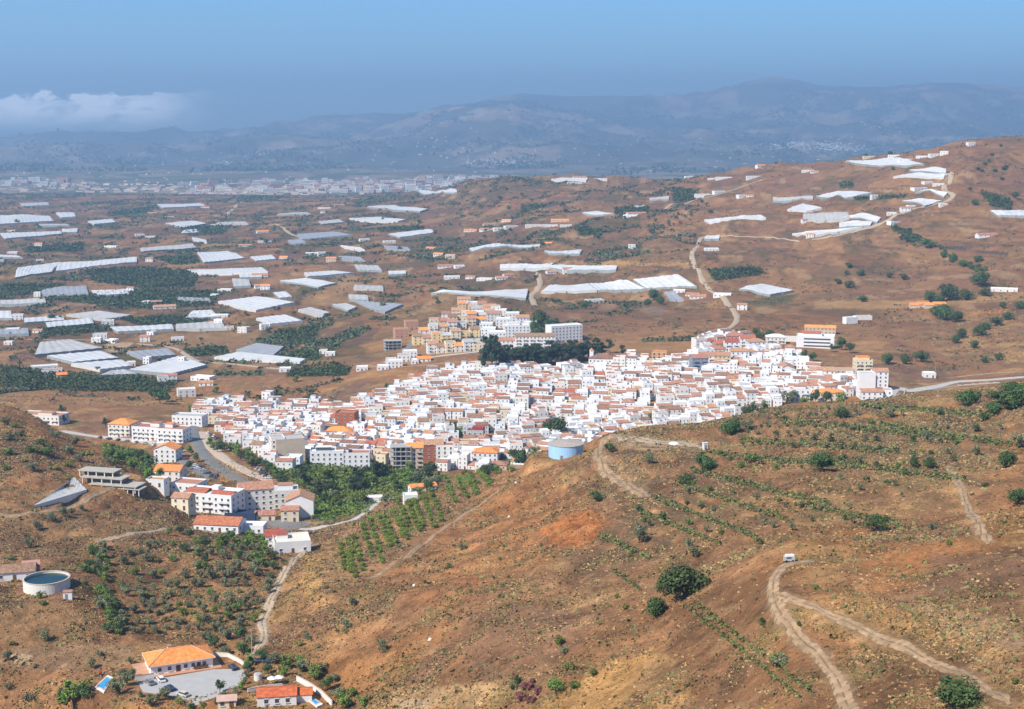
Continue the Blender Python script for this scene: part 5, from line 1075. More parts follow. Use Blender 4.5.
block('house', 338, 440, 18, 12, 2, -6, W0, 'hip', ORANGE, 'wide white house with a vivid orange hipped roof', 'house', dmin=800)
def tower(root, w, d, h_):
    t_ = MB().box(-w*.42, -d*.1, h_-6, 3.4, 3.4, 12).build('bell_tower', W0, root); MB().cyl(-w*.42, -d*.1, h_+6, 2.6, 2.6, 4, 0, .1).build('tower_roof', TERRA, t_)
    MB().box(w*.1, 0, h_+.5, 5, 4, 3).build('lantern', TERRA, root)
block('church', 602, 367, 24, 16, 2, -10, W0, 'hip', BROWNT, 'white church with brown roof and a slim tower at its left', 'church', dmin=900, extras=tower, fh=3.6)
block('house', 631, 362, 8, 8, 3, -4, W1, 'flat', TERRW, 'small tall white cube house beyond the village edge', 'house', dmin=1000, wins=False)
block('building', 659, 363, 13, 10, 3, -6, mat('orange_ochre_render', (.62, .33, .15)), 'flat', TERRA, 'orange-ochre block with arched openings above the village', 'building', dmin=1000, nwin=3, wh=1.9, ww=1.6)
block('apartment_tower', 567, 342, 34, 14, 5, 24, W0, 'flat', TERRW, 'plain tall white apartment tower with ribbed front above the pines', 'apartment block', dmin=1100, nwin=9, left=0, fh=3.1)
block('apartment_block', 535, 349, 38, 12, 4, 2, W0, 'gable', BROWNT, 'long white block with brown roof left of the tall white tower', 'apartment block', dmin=1100, bal=6)
block('apartment_block', 517, 338, 26, 12, 4, 6, W0, 'flat', TERRW, 'stacked white flats above the long brown-roofed block', 'apartment block', dmin=1100, extras=hut(-.1, .1, 12, 7, 2.8, W0))
block('apartment_block', 508, 350, 20, 12, 3, 0, W0, 'gable', TERRA, 'white block with terracotta roof directly behind the tall pines', 'apartment block', dmin=1100)
block('apartment_block', 497, 342, 18, 12, 3, 4, W0, 'flat', TERRW, 'white block at the right foot of the ochre estate', 'apartment block', dmin=1100)
block('apartment_block', 482, 347, 14, 10, 2, 4, mat('pale_green_render', (.55, .65, .60)), 'flat', TERRG, 'pale green low block at the corner of the ochre estate', 'apartment block', dmin=1100)
# right end
def steps(root, w, d, h_):
    MB().box(-w*.08, d*.1, h_+.13, w*.5, d*.5, 2.8).build('upper_storey', W0, root); r_ = MB(); r_.gable(-w*.12, d*.1, h_+2.94, w*.5, d*.55, 1.6, ov=.4); r_.build('roof', REDT, root)
    g_ = MB()
    for f in range(3): g_.box(w*.05, -d/2-.06, f*3.2+1.2, w*.7, .1, 1.3)
    g_.build('ribbon_window', GLASS, root)
block('school', 815, 348, 34, 15, 3, -14, W0, 'flat', TERRW, 'big white building with long dark ribbon windows and red roofs on the right', 'building', dmin=1000, extras=steps, wins=False, fh=3.3)
block('building', 820, 334, 30, 10, 2, -14, BEIGE, 'gable', ORANGE, 'orange-roofed wing behind the big white ribbon-windowed building', 'building', dmin=1050)
block('boundary_wall', 796, 342, 26, 2, 1, -16, W1, 'flat', TERRW, 'high white wall running left of the big ribbon-windowed building', 'wall', dmin=1000, wins=False, fh=4.2)
block('farm_building', 852, 324, 14, 7, 2, 22, W0, 'flat', TERRW, 'bright white windowless building on the bare right slope', 'building', dmin=1150, wins=False)
block('farm_building', 864, 320, 18, 9, 1, 6, W1, 'flat', TERRA, 'low whitish shed with rusty roof on the bare right slope', 'shed', dmin=1150, wins=False)
block('apartment_block', 867, 398, 12, 10, 6, 0, W0, 'flat', TERRG, 'tall white base of the stacked hillside flats, behind the brick house', 'apartment block', dmin=960, wins=False)
BL_ = block('apartment_block', 864, 372, 14, 11, 3, 0, CRM, 'flat', ORANGE, 'yellow flats stacked above the tall red-brick house on the right', 'apartment block', dmin=960, bal=2, extras=hut(0, .1, 10, 7, 2.6, OCHRE, ORANGE))
block('house', 867, 391, 13, 10, 4, 0, BRICK, 'gable', ORANGE, 'tall narrow red-brick house near the right end of the village', 'house', dmin=940, nwin=3)
block('house', 880, 391, 12, 10, 5, -4, W0, 'gable', TERRA, 'tall white house right beside the red-brick one', 'house', dmin=940, nwin=3)
block('house', 872, 400, 16, 9, 2, -4, W0, 'gable', TERRA, 'white terracotta-roofed house in front of the tall brick one', 'house', dmin=930)
block('house', 884, 399, 12, 9, 2, -6, W0, 'flat', TERRACE, 'last white house at the right end of the village', 'house', dmin=930)
block('house', 800, 402, 15, 11, 3, -4, W0, 'flat', TERRA, 'white house with a dark pillared loggia near the olive tree', 'house', dmin=930, bal=2, extras=hut(0, .1, 9, 7, 2, W0, TERRA))
block('house', 829, 401, 22, 10, 2, -6, CRM, 'hip', ORANGE, 'long yellow house under wide orange roofs at the right village foot', 'house', dmin=930)
block('house', 822, 378, 20, 11, 2, -8, W0, 'gable', TERRA, 'white house with terracotta roof in the gap below the school', 'house', dmin=1000, bal=2)
block('house', 787, 376, 13, 20, 2, -4, W0, 'gabley', TERRA, 'white house whose long terracotta roof runs away uphill', 'house', dmin=1000)
block('house', 845, 374, 14, 8, 1, -4, BEIGE, 'flat', TERRA, 'low beige building on the lane left of the red-brick house', 'house', dmin=1000)
for i, (px, py, w, fl, m_, rm) in enumerate([(708,366,16,3,W1,TERRA),(716,356,18,2,CRM,TERRA),(724,350,16,2,PINK,REDT),(736,346,18,3,PINK,TERRA),(748,348,14,3,W0,REDT),(757,352,16,3,W0,TERRA),(722,366,14,3,OCHRE,TERRA),(740,362,16,3,W0,TERRA),(700,372,14,4,mat('blue_grey_render', (.22, .26, .33)),TERRACE),(776,344,18,2,W1,TERRW),(732,352,13,3,W0,REDT)]):
    block('house', px, py, w, 11, fl, -6+i % 3*6, m_, 'hip' if i % 2 else 'gable', rm, '', bal=2, dmin=1050); want(BLD[-1], 'large '+({W0: 'white', W1: 'off-white', CRM: 'cream', PINK: 'salmon', OCHRE: 'ochre'}.get(m_, 'blue-grey'))+' house with '+rmn[rm].split()[0].replace('white-floored', 'white').replace('red-floored', 'red')+' roof', px, py, 'house', 'newer houses at the top right of the village')
# the ochre estate
k = 0
for row, (x0, y0, dx, dy, n) in enumerate([(424,354,9,-.5,7),(418,345,9.5,-1.2,7),(424,336,9.5,-1.8,7),(434,328,9.5,-1.5,7),(446,319,10,-.8,6),(462,311,10,.2,4)]):
    for i in range(n):
        px, py = x0+dx*i, y0+dy*i
        if row == 0 and i < 1: continue
        m_ = [CRM, OCHRE, W1, CRM, W1, OCHRE][(i*2+row) % 6]; rm = [TERRA, TERRA, BROWNT, TERRA, ORANGE, TERRG][(i+row*2) % 6]
        block('house', px, py, 10, 12, 2+(i+row) % 2, 12-row*2, m_, 'gable' if (i+row) % 3 else 'flat', rm, '', dmin=1150, nwin=2, bal=(i % 2)*2)
        want(BLD[-1], {CRM: 'cream', OCHRE: 'ochre', W1: 'off-white', BEIGE: 'beige'}[m_]+' '+('three' if (i+row) % 2 else 'two')+'-storey estate house', px, py, 'house', 'houses of the ochre estate')
block('apartment_block', 402, 338, 15, 12, 3, 14, PINK, 'flat', TERRA, 'salmon bare-brick block beside the grey skeleton of the estate', 'apartment block', dmin=1150, nwin=3)
block('apartment_block', 412, 330, 14, 12, 3, 14, PINK, 'flat', TERRA, 'salmon block just uphill of the other salmon one on the estate', 'apartment block', dmin=1150, nwin=3)
frame_block('concrete_frame', 393, 350, 18, 12, 3, 8, 'grey open concrete skeleton with columns at the estate road', 1100)
for i, (px, py, w, rm) in enumerate([(395,368,14,TERRW),(404,362,12,TERRACE),(410,358,14,TERRW),(383,370,11,TERRW),(391,363,10,TERRG),(424,362,13,ORANGE),(362,371,11,TERRW),(415,364,7,TERRW)]):
    block('farmhouse', px, py, w, 9, 1+(i < 3), 6, W0, 'flat' if rm is not ORANGE else 'gable', rm, '', dmin=1100); want(BLD[-1], ('two-storey ' if i < 3 else 'low ')+'white house by the estate road', px, py, 'house', 'white houses below the concrete skeleton')
for i, (px, py, w, fl) in enumerate([(494,322,16,3),(503,328,16,3),(486,330,14,2),(490,312,15,2),(512,322,16,3),(500,316,14,2),(523,326,14,3),(478,318,13,2),(476,308,16,2),(464,304,16,2),(530,332,14,3),(488,338,15,3)]):
    block('apartment_block', px, py, w, 12, fl, 4-i % 3*4, W0 if i % 4 else W1, 'gable' if i % 3 == 0 else 'flat', TERRA if i % 3 == 0 else TERRW, '', dmin=1150); want(BLD[-1], ('three' if fl == 3 else 'two')+'-storey white block'+(' with tiled roof' if i % 3 == 0 else ''), px, py, 'apartment block', 'white blocks beside the ochre estate')
# --- farmhouses and sheds of the plain and the hills
FARM = [(11,232,9),(38,247,8),(12,254,10),(40,262,7),(0,262,8),(40,287,0),(130,292,8),(37,297,7),(149,262,8),(145,304,7),(165,309,22),(157,304,10),(218,318,20),(205,318,8),(195,315,7),(17,320,12),(12,332,14),(37,333,10),(108,326,12),(100,340,14),(96,344,10),(110,343,12),(145,342,10),(178,341,12),
 (242,333,11),(230,330,8),(218,325,9),(200,381,22),(206,386,14),(170,382,14),(163,384,10),(45,370,26),(52,374,20),(62,378,10),(187,397,18),(131,366,9),(146,364,7),(181,364,6),(214,297,8),(224,292,14),(245,247,12),(110,248,14),(150,238,10),(152,214,9),(215,226,12),(263,233,12),(265,243,13),(283,259,9),(312,255,14),(322,256,8),(331,262,10),(365,241,10),(390,243,12),(324,209,18),(325,213,11),(262,288,14),(265,290,10),(260,277,16),
 (446,268,16),(460,268,10),(450,259,10),(444,268,10),(452,279,16),(470,279,10),(484,281,16),(502,280,12),(509,277,10),(438,256,10),(430,250,10),(470,232,13),(487,231,16),(490,226,13),(500,230,12),(506,222,10),(512,228,14),(560,222,18),(566,227,12),(535,227,26),(549,227,18),(596,303,17),(548,245,8),(632,249,7),(552,274,10),(568,273,10),(679,293,12),(692,297,14),(698,299,16),(722,297,18),(742,310,10),(712,251,14),(637,215,20),(630,217,14),(704,196,22),(720,193,12),(699,198,10),(724,179,16),(712,180,8),(690,178,9),(755,178,16),(762,167,10),(716,167,10),(745,164,6),(745,197,14),(750,197,8),
 (628,171,14),(650,171,10),(692,176,9),(640,208,10),(808,172,12),(815,173,8),(870,158,12),(895,157,14),(906,161,14),(922,158,12),(937,156,14),(944,155,8),(929,184,10),(939,186,12),(945,176,12),(944,206,8),(906,212,10),(912,208,8),(892,215,9),(896,224,12),(921,190,16),(972,146,8),(875,199,7),(807,222,9),(810,238,8),(780,172,0),(988,237,20),(1004,292,26),(930,378,12),(590,199,0),(600,180,22),(580,178,14),(575,184,18),(617,173,12),(520,201,0),(458,186,0),(340,206,10),(170,218,8),(205,208,10),(140,236,9),(108,262,9),(30,350,0),(350,303,0),(265,330,8),(290,345,0),(322,340,0),(266,400,10),(323,354,8),(330,356,10),(150,335,8),(8,345,9),(285,372,12),(228,313,0)]
for i, (px, py, w_) in enumerate(FARM):
    if not w_: continue
    x, y, z = hit(px, py); w = wpx(y, w_); w = min(max(w, 7), 36); d = min(w*.6, 11) if w > 10 else w*.9
    r_ = random.random(); rm = TERRA if r_ < .2 else ORANGE if r_ < .27 else TERRW if r_ < .7 else TERRG if r_ < .85 else TERRACE
    o = block('farmhouse', px, py, w, d, 1 if w > 18 or random.random() < .6 else 2, random.uniform(-25, 25), random.choice([W0, W0, W0, W1, CRM if i % 5 == 0 else W1]), 'gable' if rm in (TERRA, ORANGE) else 'flat', rm, '', nwin=max(2, min(4, int(w/4))), left=0, side=0, clear=False)
    want(o, ('long ' if w > 22 else 'small ' if w < 10 else '')+'white farm building'+(' with tiled roof' if rm in (TERRA, ORANGE) else ''), px, py, 'farmhouse', 'white farm buildings of the plain and hills')
for i, (px, w) in enumerate([(917,10),(925,9),(933,11),(940,9)]):
    block('farm_building', px, 308-(i % 2), w*1.5, 10, 1, random.uniform(-8, 8), BEIGE, 'gable', ORANGE, '', clear=False, wins=False); want(BLD[-1], 'low shed with vivid orange roof', px, 308, 'shed', 'orange-roofed sheds on the right hill')
# --- fill the village
HOUSES = [h_ for h_ in fill_village() if all((h_[0]-a)**2+(h_[1]-b_)**2 > (r_+3.5)**2 for a, b_, r_ in LM)]
GAPS = [(450, 427, 11, 8), (555, 428, 10, 6)]
HOUSES = [h_ for h_ in HOUSES if not any(((h_[6]-g_[0])/g_[2])**2+((h_[7]-g_[1])/g_[3])**2 < 1 for g_ in GAPS)]
vis_h = []
for h_ in HOUSES:
    top = project(h_[0], h_[1], h_[2]+HP[h_[4]]['h']+1.5); p = hit(top[0], top[1])
    if p[1] > h_[1]-25: vis_h.append(h_)
vis_h.sort(key=lambda q_: q_[1])
print('village houses', len(HOUSES), 'visible', len(vis_h))
for H in HP: H['p'] = make_house(HP.index(H))
for (x, y, z, a, k, s, px, py) in vis_h[:285]:
    o = HP[k]['p'].put((x, y, z), a, (s, s, 1)); want(o, HP[k]['look'], px, py, 'house', 'white houses of the village')
for H in HP: H['p'].drop()
allm = [W0, W1, CRM, TERRA, ORANGE, BROWNT, REDT, TERRACE, TERRG, TERRW, GLASS, WOOD]
rest = MB()
for (x, y, z, a, k, s, px, py) in vis_h[285:]:
    H = HP[k]; wall, rf, ex = H['parts']; wi, ri = allm.index(H['wm']), allm.index(H['rm'])
    rest.merged(wall, (x, y, z), a, 1, {0: wi}); rest.merged(rf, (x, y, z), a, 1, {0: ri})
    for nm, mb, kind in ex: rest.merged(mb, (x, y, z), a, 1, {0: ri if kind == 'roof' else wi})
    wn_ = MB(); n = 2 if H['w'] < 10 else 3
    for f in range(H['fl']):
        for i in range(n): wn_.box((i+.5)/n*H['w']-H['w']/2, -H['d']/2-.02, f*2.9+(1.0 if f or i != n//2 else 0), .85, .12, 1.05 if f or i != n//2 else 2.1)
        wn_.box(H['w']/2+.02, 0, f*2.9+1, .12, 1.1, 1.3)
    rest.merged(wn_, (x, y, z), a, 1, {0: 10})
o = rest.build('village_houses', allm); tag(o, 'mass of small white houses filling the upper part of the village', 'houses', None, 'stuff')
# --- the far coastal town and hamlets on the mountains
TOWN = []
for i in range(230):
    px = random.choice([random.gauss(330, 60), random.gauss(430, 50), random.uniform(190, 515)]); py = random.uniform(181, 193) if px < 420 else random.uniform(178, 189)
    if px < 180 or px > 510: continue
    TOWN.append((px, py))
TOWN += [(random.uniform(0, 65), random.uniform(181, 186)) for _ in range(26)]
tb = []
for s, (w, d, h_, m_) in enumerate([(40, 16, 15, W1), (60, 18, 18, PINK), (30, 16, 24, W0), (70, 20, 12, W1), (45, 18, 18, mat('far_salmon_render', (.60, .42, .33)))]):
    root = empty('apartment_block'); MB().box(0, 0, -12, w, d, h_+12).build('wall', m_, root); MB().box(0, 0, h_+.01, w-1, d-1, .5).build('roof', TERRA if s in (1, 4) else TERRW, root)
    f_ = MB()
    for f in range(int(h_/3)): f_.box(0, -d/2-.02, f*3+1, w-3, .1, 1.3)
    f_.build('window_band', DARKC, root); tb.append(Proto(root))
for px, py in TOWN:
    x, y, z = hit(px, py, 5200); 
    if y > 8800: y = random.uniform(6500, 8000); u = (px-512)/FP; x = u*y; z = ground(x, y)
    o = random.choice(tb).put((x, y, z), random.uniform(-.5, .5), random.uniform(.8, 1.3)); tag(o, 'pale block of flats in the far town along the coast', 'apartment block', 'blocks of the far coastal town')
tw = MB(); rt = random.Random(8)
for i in range(1350):
    if i < 1200: px = rt.choice([rt.gauss(320, 55), rt.gauss(420, 50), rt.uniform(185, 515)]); py = 195-(px-190)/330*13+rt.gauss(-2, 3.0)
    else: px, py = rt.uniform(-10, 180), rt.gauss(187, 2.5)
    if px < -20 or px > 520 or py < 176: continue
    u_, v_ = uv(px, py); y = min(max(-284/v_, 6200), 8900); x = u_*y; z = ground(x, y)
    tw.box(x, y, z-6, rt.uniform(14, 45), rt.uniform(12, 25), 6+rt.uniform(2, 9), rt.choice((0, 1, 1, 2, 3)), rt.uniform(-.5, .5))
o = tw.build('town_buildings', [mat('far_pale_render', (.48, .43, .37)), MATS['far_salmon_render'], CRM, BEIGE]); tag(o, 'pale mass of small buildings of the far coastal town', 'buildings', None, 'stuff')
ham = MB()
for i in range(900):
    cx_, cy_ = random.choice([(805,146,28,2.5),(840,149,20,2),(495,163,20,2),(700,150,140,12),(400,160,150,14),(150,165,120,12),(900,155,60,8),(600,140,120,14),(250,182,90,3),(120,186,60,4)])[0:2], None
    g_ = random.choice([(805,146,26,2.0),(840,149,18,1.5),(805,144,20,1.5),(495,163,14,1.5),(690,150,130,14),(400,150,130,16),(150,165,110,12),(860,140,90,14),(250,183,90,3)])
    px, py = random.gauss(g_[0], g_[2]), random.gauss(g_[1], g_[3])
    if py < 112 or py > 190: continue
    x, y, z = hit(px, py, 6000)
    if y > 20500: continue
    ham.box(x, y, z-8, random.uniform(6, 26)*y/13000, 10, 8+random.uniform(3, 9), 0, random.uniform(-.5, .5))
o = ham.build('mountain_hamlets', WHITE[1]); tag(o, 'tiny white hamlets speckled over the hazy mountains', 'hamlets', None, 'stuff')
# ------------------------------------------------------------------ foreground objects
def at_pad(px, py): x, y, z = hit(px, py); return x, y, z
VZ = PV[2]
def vp(px, py, z=VZ):
    u, v = uv(px, py); y = z/v; return u*y, y
def flat_slab(name, pts, z, th, m_, parent=None, org=(0, 0, 0)):
    n = len(pts); vs = [(a-org[0], b_-org[1], z-org[2]) for a, b_ in pts]+[(a-org[0], b_-org[1], z-th-org[2]) for a, b_ in pts]
    ar = sum(pts[i][0]*pts[(i+1) % n][1]-pts[(i+1) % n][0]*pts[i][1] for i in range(n)); r_ = range(n) if ar > 0 else range(n-1, -1, -1)
    f = [tuple(r_), tuple(reversed([i+n for i in r_]))]+[(i, (i+1) % n, (i+1) % n+n, i+n) for i in range(n)]
    return MB().add(vs, f).build(name, m_, parent)
def wall_run(name, pts, z, h_, t_, m_, label, cat='wall', base=2.5, top=None):
    org = (*pts[0], z); root = empty(name, org); b_ = MB(); cp = MB()
    for (x0, y0), (x1, y1) in zip(pts[:-1], pts[1:]):
        L_ = math.hypot(x1-x0, y1-y0); a = math.atan2(y1-y0, x1-x0); b_.box((x0+x1)/2-org[0], (y0+y1)/2-org[1], -base, L_+t_*.6, t_, h_+base, 0, a); cp.box((x0+x1)/2-org[0], (y0+y1)/2-org[1], h_+.002, L_+t_*.6, t_+.12, .1, 0, a)
    b_.build('wall_body', m_, root); cp.build('coping', top or BEIGE, root); tag(root, label, cat); return root
# the orange-roofed villa
ax, ay = vp(151, 676); bx, by = vp(213, 666.5); rz = math.atan2(by-ay, bx-ax); Lw = math.hypot(bx-ax, by-ay); Dw = 11.0
vc = ((ax+bx)/2-math.sin(rz)*Dw/2, (ay+by)/2+math.cos(rz)*Dw/2)
villa = empty('villa', (*vc, VZ), rz); tag(villa, 'white villa under a wide bright orange hipped roof beside the parked cars', 'house')
MB().box(0, 0, -2, Lw, Dw, 5.1).build('wall', mat('brightened_white_paint', (.87, .86, .84), .9, .03, .4, .2), villa)  # wall white raised in colour to make up for weak sun on the front
hip_h = 2.6; rf = MB(); rf.hip(0, 0, 3.3, Lw, Dw, hip_h, ov=.75, th=.28); ro = rf.build('roof', ORANGE, villa)
rl = MB(); a_, b_ = Lw/2+.75, Dw/2+.75; r0 = a_-b_
for s in (-1, 1):
    for t_ in (-1, 1): rl.tube((s*r0, 0, 3.3+hip_h+.02), (s*a_, t_*b_, 3.34), .16, .16, 6)
rl.tube((-r0, 0, 3.3+hip_h+.03), (r0, 0, 3.3+hip_h+.03), .18, .18, 6); rl.build('ridge_tiles', mat('pale_ridge_tiles', (.66, .36, .20)), ro)
fas = MB()
for (x, y, sx, sy) in ((0, -b_+.03, 2*a_+.04, .1), (0, b_-.03, 2*a_+.04, .1), (-a_+.03, 0, .1, 2*b_-.2), (a_-.03, 0, .1, 2*b_-.2)): fas.box(x, y, 3.0, sx, sy, .27)
fas.build('fascia', W1, villa)
ch = MB().box(-Lw*.14, 1.4, 4.3, .9, .9, 2.2).build('chimney', W0, ro); MB().gable(-Lw*.14, 1.4, 6.5, 1.1, 1.1, .35, ov=.12).build('chimney_cap', TERRA, ch)
for t_ in (-.36, -.2, .06, .18, .36): window(villa, t_*Lw, -Dw/2-.02, .9, 0, 1.1, 1.3)
window(villa, -.06*Lw, -Dw/2-.02, 0, 0, 1.4, 2.2, WOOD, 'door'); window(villa, .27*Lw, -Dw/2-.02, 0, 0, 1.2, 2.2, WOOD, 'door')
for t_ in (-.2, .2): window(villa, -Lw/2-.02, t_*Dw, 1.0, -math.pi/2)
def vloc(u, v): c, q_ = math.cos(rz), math.sin(rz); return vc[0]+u*c-v*q_, vc[1]+u*q_+v*c
flat_slab('terrace_paving', [vloc(-Lw/2-4, -Dw/2-2.0), vloc(Lw/2+2.5, -Dw/2-2.0), vloc(Lw/2+2.5, Dw/2+1), vloc(-Lw/2-4, Dw/2+1)], VZ+.14, 1.5, mat('terracotta_paving', (.50, .27, .16)))['kind'] = 'structure'
flat_slab('courtyard', [vp(138, 683), vp(151, 680), vp(213, 669.5), vp(243, 669), vp(246, 678), vp(236, 690), vp(220, 712), vp(200, 706), vp(172, 696), vp(143, 692)], VZ+.07, 2.0, COURT)['kind'] = 'structure'
bench = empty('garden_bench', (*vloc(Lw*.30, -Dw/2-.7), VZ+.14), rz); tag(bench, 'long reddish bench against the front wall of the orange-roofed villa', 'bench')
MB().box(0, 0, .4, 4.5, .5, .1).build('seat', WOOD, bench); MB().box(0, .25, .5, 4.5, .08, .5).build('backrest', WOOD, bench)
for s in (-2, 0, 2): MB().box(s, 0, 0, .1, .45, .395).build('leg', WOOD, bench)
# white low walls
wall_run('garden_wall', [vloc(-Lw/2-5, -Dw/2-2.2), vloc(-Lw/2+.5, -Dw/2-2.2)], VZ, 1.6, .3, W0, 'short white wall with terracotta top left of the villa', top=TERRA)
cw = [vp(213, 656), vp(228, 657), vp(240, 663), vp(250, 671)]
wall_run('garden_wall', cw, VZ, 1.3, .3, W1, 'curved cream wall round the dark blue car on the driveway')
# pool of the villa
def pool(pts, z, label, c=1.0):
    org = (sum(p[0] for p in pts)/len(pts), sum(p[1] for p in pts)/len(pts), z); root = empty('swimming_pool', org); k = 1.35
    flat_slab('pool_surround', [(org[0]+(a-org[0])*k, org[1]+(b_-org[1])*k) for a, b_ in pts], z, 1.8, W1, root, org); flat_slab('water', pts, z+.03, .02, POOL, root, org)
    rim = MB(); n = len(pts)
    for i in range(n):
        (x0, y0), (x1, y1) = pts[i], pts[(i+1) % n]; rim.box((x0+x1)/2-org[0], (y0+y1)/2-org[1], .005, math.hypot(x1-x0, y1-y0), .35, .09, 0, math.atan2(y1-y0, x1-x0))
    rim.build('pool_rim', PAVE, root); tag(root, label, 'pool'); return root
px0 = vp(104, 681); PG = hit(104, 684)
pool([vp(97, 686, PG[2]+.25), vp(104, 690, PG[2]+.25), vp(111, 679, PG[2]+.25), vp(107, 677, PG[2]+.25)], PG[2]+.25, 'small bright blue swimming pool left of the orange-roofed villa')
# cars
TYRE = mat('tyre_rubber', (.02, .02, .02), .8); LAMP = mat('headlight_glass', (.7, .7, .68), .2, .05, 2, .5); RIM = mat('wheel_rim', (.45, .45, .46), .4, .05, 2, .5, 0, 0, None, .5)
PAINT = {n: mat('car_paint_'+n, c, .28, .03, 1, .5) for n, c in dict(white=(.75, .75, .74), dark_blue=(.02, .035, .08), grey=(.20, .22, .25), black=(.015, .016, .02), silver=(.45, .46, .48), red=(.30, .02, .02), beige=(.58, .52, .42)).items()}
def car_proto(pt, van=False):
    root = empty('parked_car'); L_, W_ = (4.7 if van else 4.3), 1.75; H1 = .85
    prof = [(-L_/2, .28), (-L_/2, .72), (-L_/2+.15, H1-.05), (-L_/2+1.1, H1+.05), (L_/2-.5, H1+.02), (L_/2-.05, .75), (L_/2, .3)]
    vs = [(a, s*W_/2*(1 if b_ < .8 else .95), b_) for s in (-1, 1) for a, b_ in prof]; n = len(prof)
    MB().add(vs, [tuple(range(n)), tuple(range(2*n-1, n-1, -1))]+[(i, i+n, (i+1) % n+n, (i+1) % n) for i in range(n)]).build('body', pt, root)
    x0, x1, x2, x3 = (-L_/2+.75, -L_/2+1.35, L_/2-(.15 if van else .85), L_/2-(.06 if van else .3)); ht = 1.85 if van else 1.45
    g_ = MB(); g_.add([(x0, -.8, H1), (x3, -.8, H1), (x3, .8, H1), (x0, .8, H1), (x1, -.62, ht-.06), (x2, -.62, ht-.06), (x2, .62, ht-.06), (x1, .62, ht-.06)], [(0, 1, 5, 4), (1, 2, 6, 5), (2, 3, 7, 6), (3, 0, 4, 7), (4, 5, 6, 7)]); g_.build('windows', GLASS, root)
    MB().add([(x1-.05, -.66, ht-.06), (x2+.05, -.66, ht-.06), (x2+.05, .66, ht-.06), (x1-.05, .66, ht-.06), (x1+.1, -.58, ht), (x2-.1, -.58, ht), (x2-.1, .58, ht), (x1+.1, .58, ht)], [(3, 2, 1, 0), (4, 5, 6, 7), (0, 1, 5, 4), (1, 2, 6, 5), (2, 3, 7, 6), (3, 0, 4, 7)]).build('car_roof', pt, root)
    for sx in (-L_/2+.85, L_/2-.8):
        for s in (-1, 1):
            w_ = MB(); w_.tube((0, -.1, 0), (0, .1, 0), .32, .32, 14); wo = w_.build('wheel', TYRE, root, loc=(sx, s*(W_/2-.05), .32)); r_ = MB(); r_.tube((0, -.115, 0), (0, .115, 0), .18, .18, 10); r_.build('rim', RIM, wo)
    for s in (-1, 1): MB().box(-L_/2-.01, s*.62, .58, .08, .32, .14).build('headlight', LAMP, root)
    return Proto(root)
CP = {n: car_proto(p) for n, p in PAINT.items()}
def car(kind, x, y, z, rz_, label=None, group=None):
    o = CP[kind].put((x, y, z+.02), rz_, 1); tag(o, label, 'car', group); return o
for kind, px, py, a, lb in [('grey', 150, 684, -52, 'dark grey car at the left end of the parked row by the villa'), ('white', 161, 681, -58, 'white car parked nearest the wall of the orange-roofed villa'),
        ('dark_blue', 170, 690, -50, 'dark blue car between the white and the beige car in the courtyard'), ('beige', 183, 696, -35, 'beige-white car parked last on the right of the courtyard row')]:
    x, y = vp(px, py); car(kind, x, y, VZ+.07, R(a), lb)
x, y = vp(233, 669); car('dark_blue', x, y, VZ+.07, R(-55), 'dark blue car alone inside the curved cream wall')
for kind, px, py, lb in [('black', 259, 663, 'black car under the trees at the foot of the pale lane, left one'), ('dark_blue', 270, 663, 'dark blue car under the trees at the foot of the pale lane, right one')]:
    x, y, z = hit(px, py); car(kind, x, y, z, R(8), lb)
# lower villa
LZ = PV2[2]
def lp(px, py): return vp(px, py, LZ)
a0, a1 = lp(262, 711), lp(303, 707); r2 = math.atan2(a1[1]-a0[1], a1[0]-a0[0])*.6; hv = empty('house', (*lp(277, 706), LZ), r2); tag(hv, 'low white house with a plain red roof at the bottom edge', 'house')
W2_ = 11; D2_ = 7.5
MB().box(0, D2_/2, -3, W2_, D2_, 6.0).build('wall', W0, hv); rr_ = MB(); rr_.gable(0, D2_/2, 3.0, W2_, D2_, 1.1, ov=.25); hr = rr_.build('roof', REDT if False else tile_mat('orange_red_tiles', (.56, .13, .05), (.60, .17, .07)), hv); gw = MB(); gw.gable_walls(0, D2_/2, 3.0, W2_, D2_, 1.1); gw.build('gable_wall', W0, hv)
MB().box(W2_/2+2.2, D2_/2+.5, -3, 4.3, 5.5, 5.4).build('wing', W0, hv); w3 = MB(); w3.gable(W2_/2+2.3, D2_/2+.5, 2.4, 4.4, 5.5, .8, ov=.2); w3.build('wing_roof', MATS['orange_red_tiles'], hv)
for t_ in (-3, 0, 3): window(hv, t_, -.02, .9, 0)
window(hv, -W2_/2-.02, 3.5, 1, -math.pi/2)
pv_ = [lp(304, 699), lp(309, 697), lp(320, 706), lp(315, 708)]; PZ = LZ+.5
pool([vp(303, 694.5, PZ), vp(307, 693, PZ), vp(320, 702.5, PZ), (vp(315.5, 704.5, PZ))], PZ, 'long narrow blue pool beside the low red-roofed house')
wall_run('garden_wall', [vp(297, 681, LZ), vp(310, 688, LZ), vp(322, 696, LZ), vp(332, 706, LZ)], LZ, 1.6, .3, W1, 'pale retaining wall behind the long narrow pool')
wall_run('garden_wall', [lp(248, 692), lp(262, 689), lp(282, 687)], LZ, 1.0, .3, W1, 'low pale wall behind the roof of the bottom house')
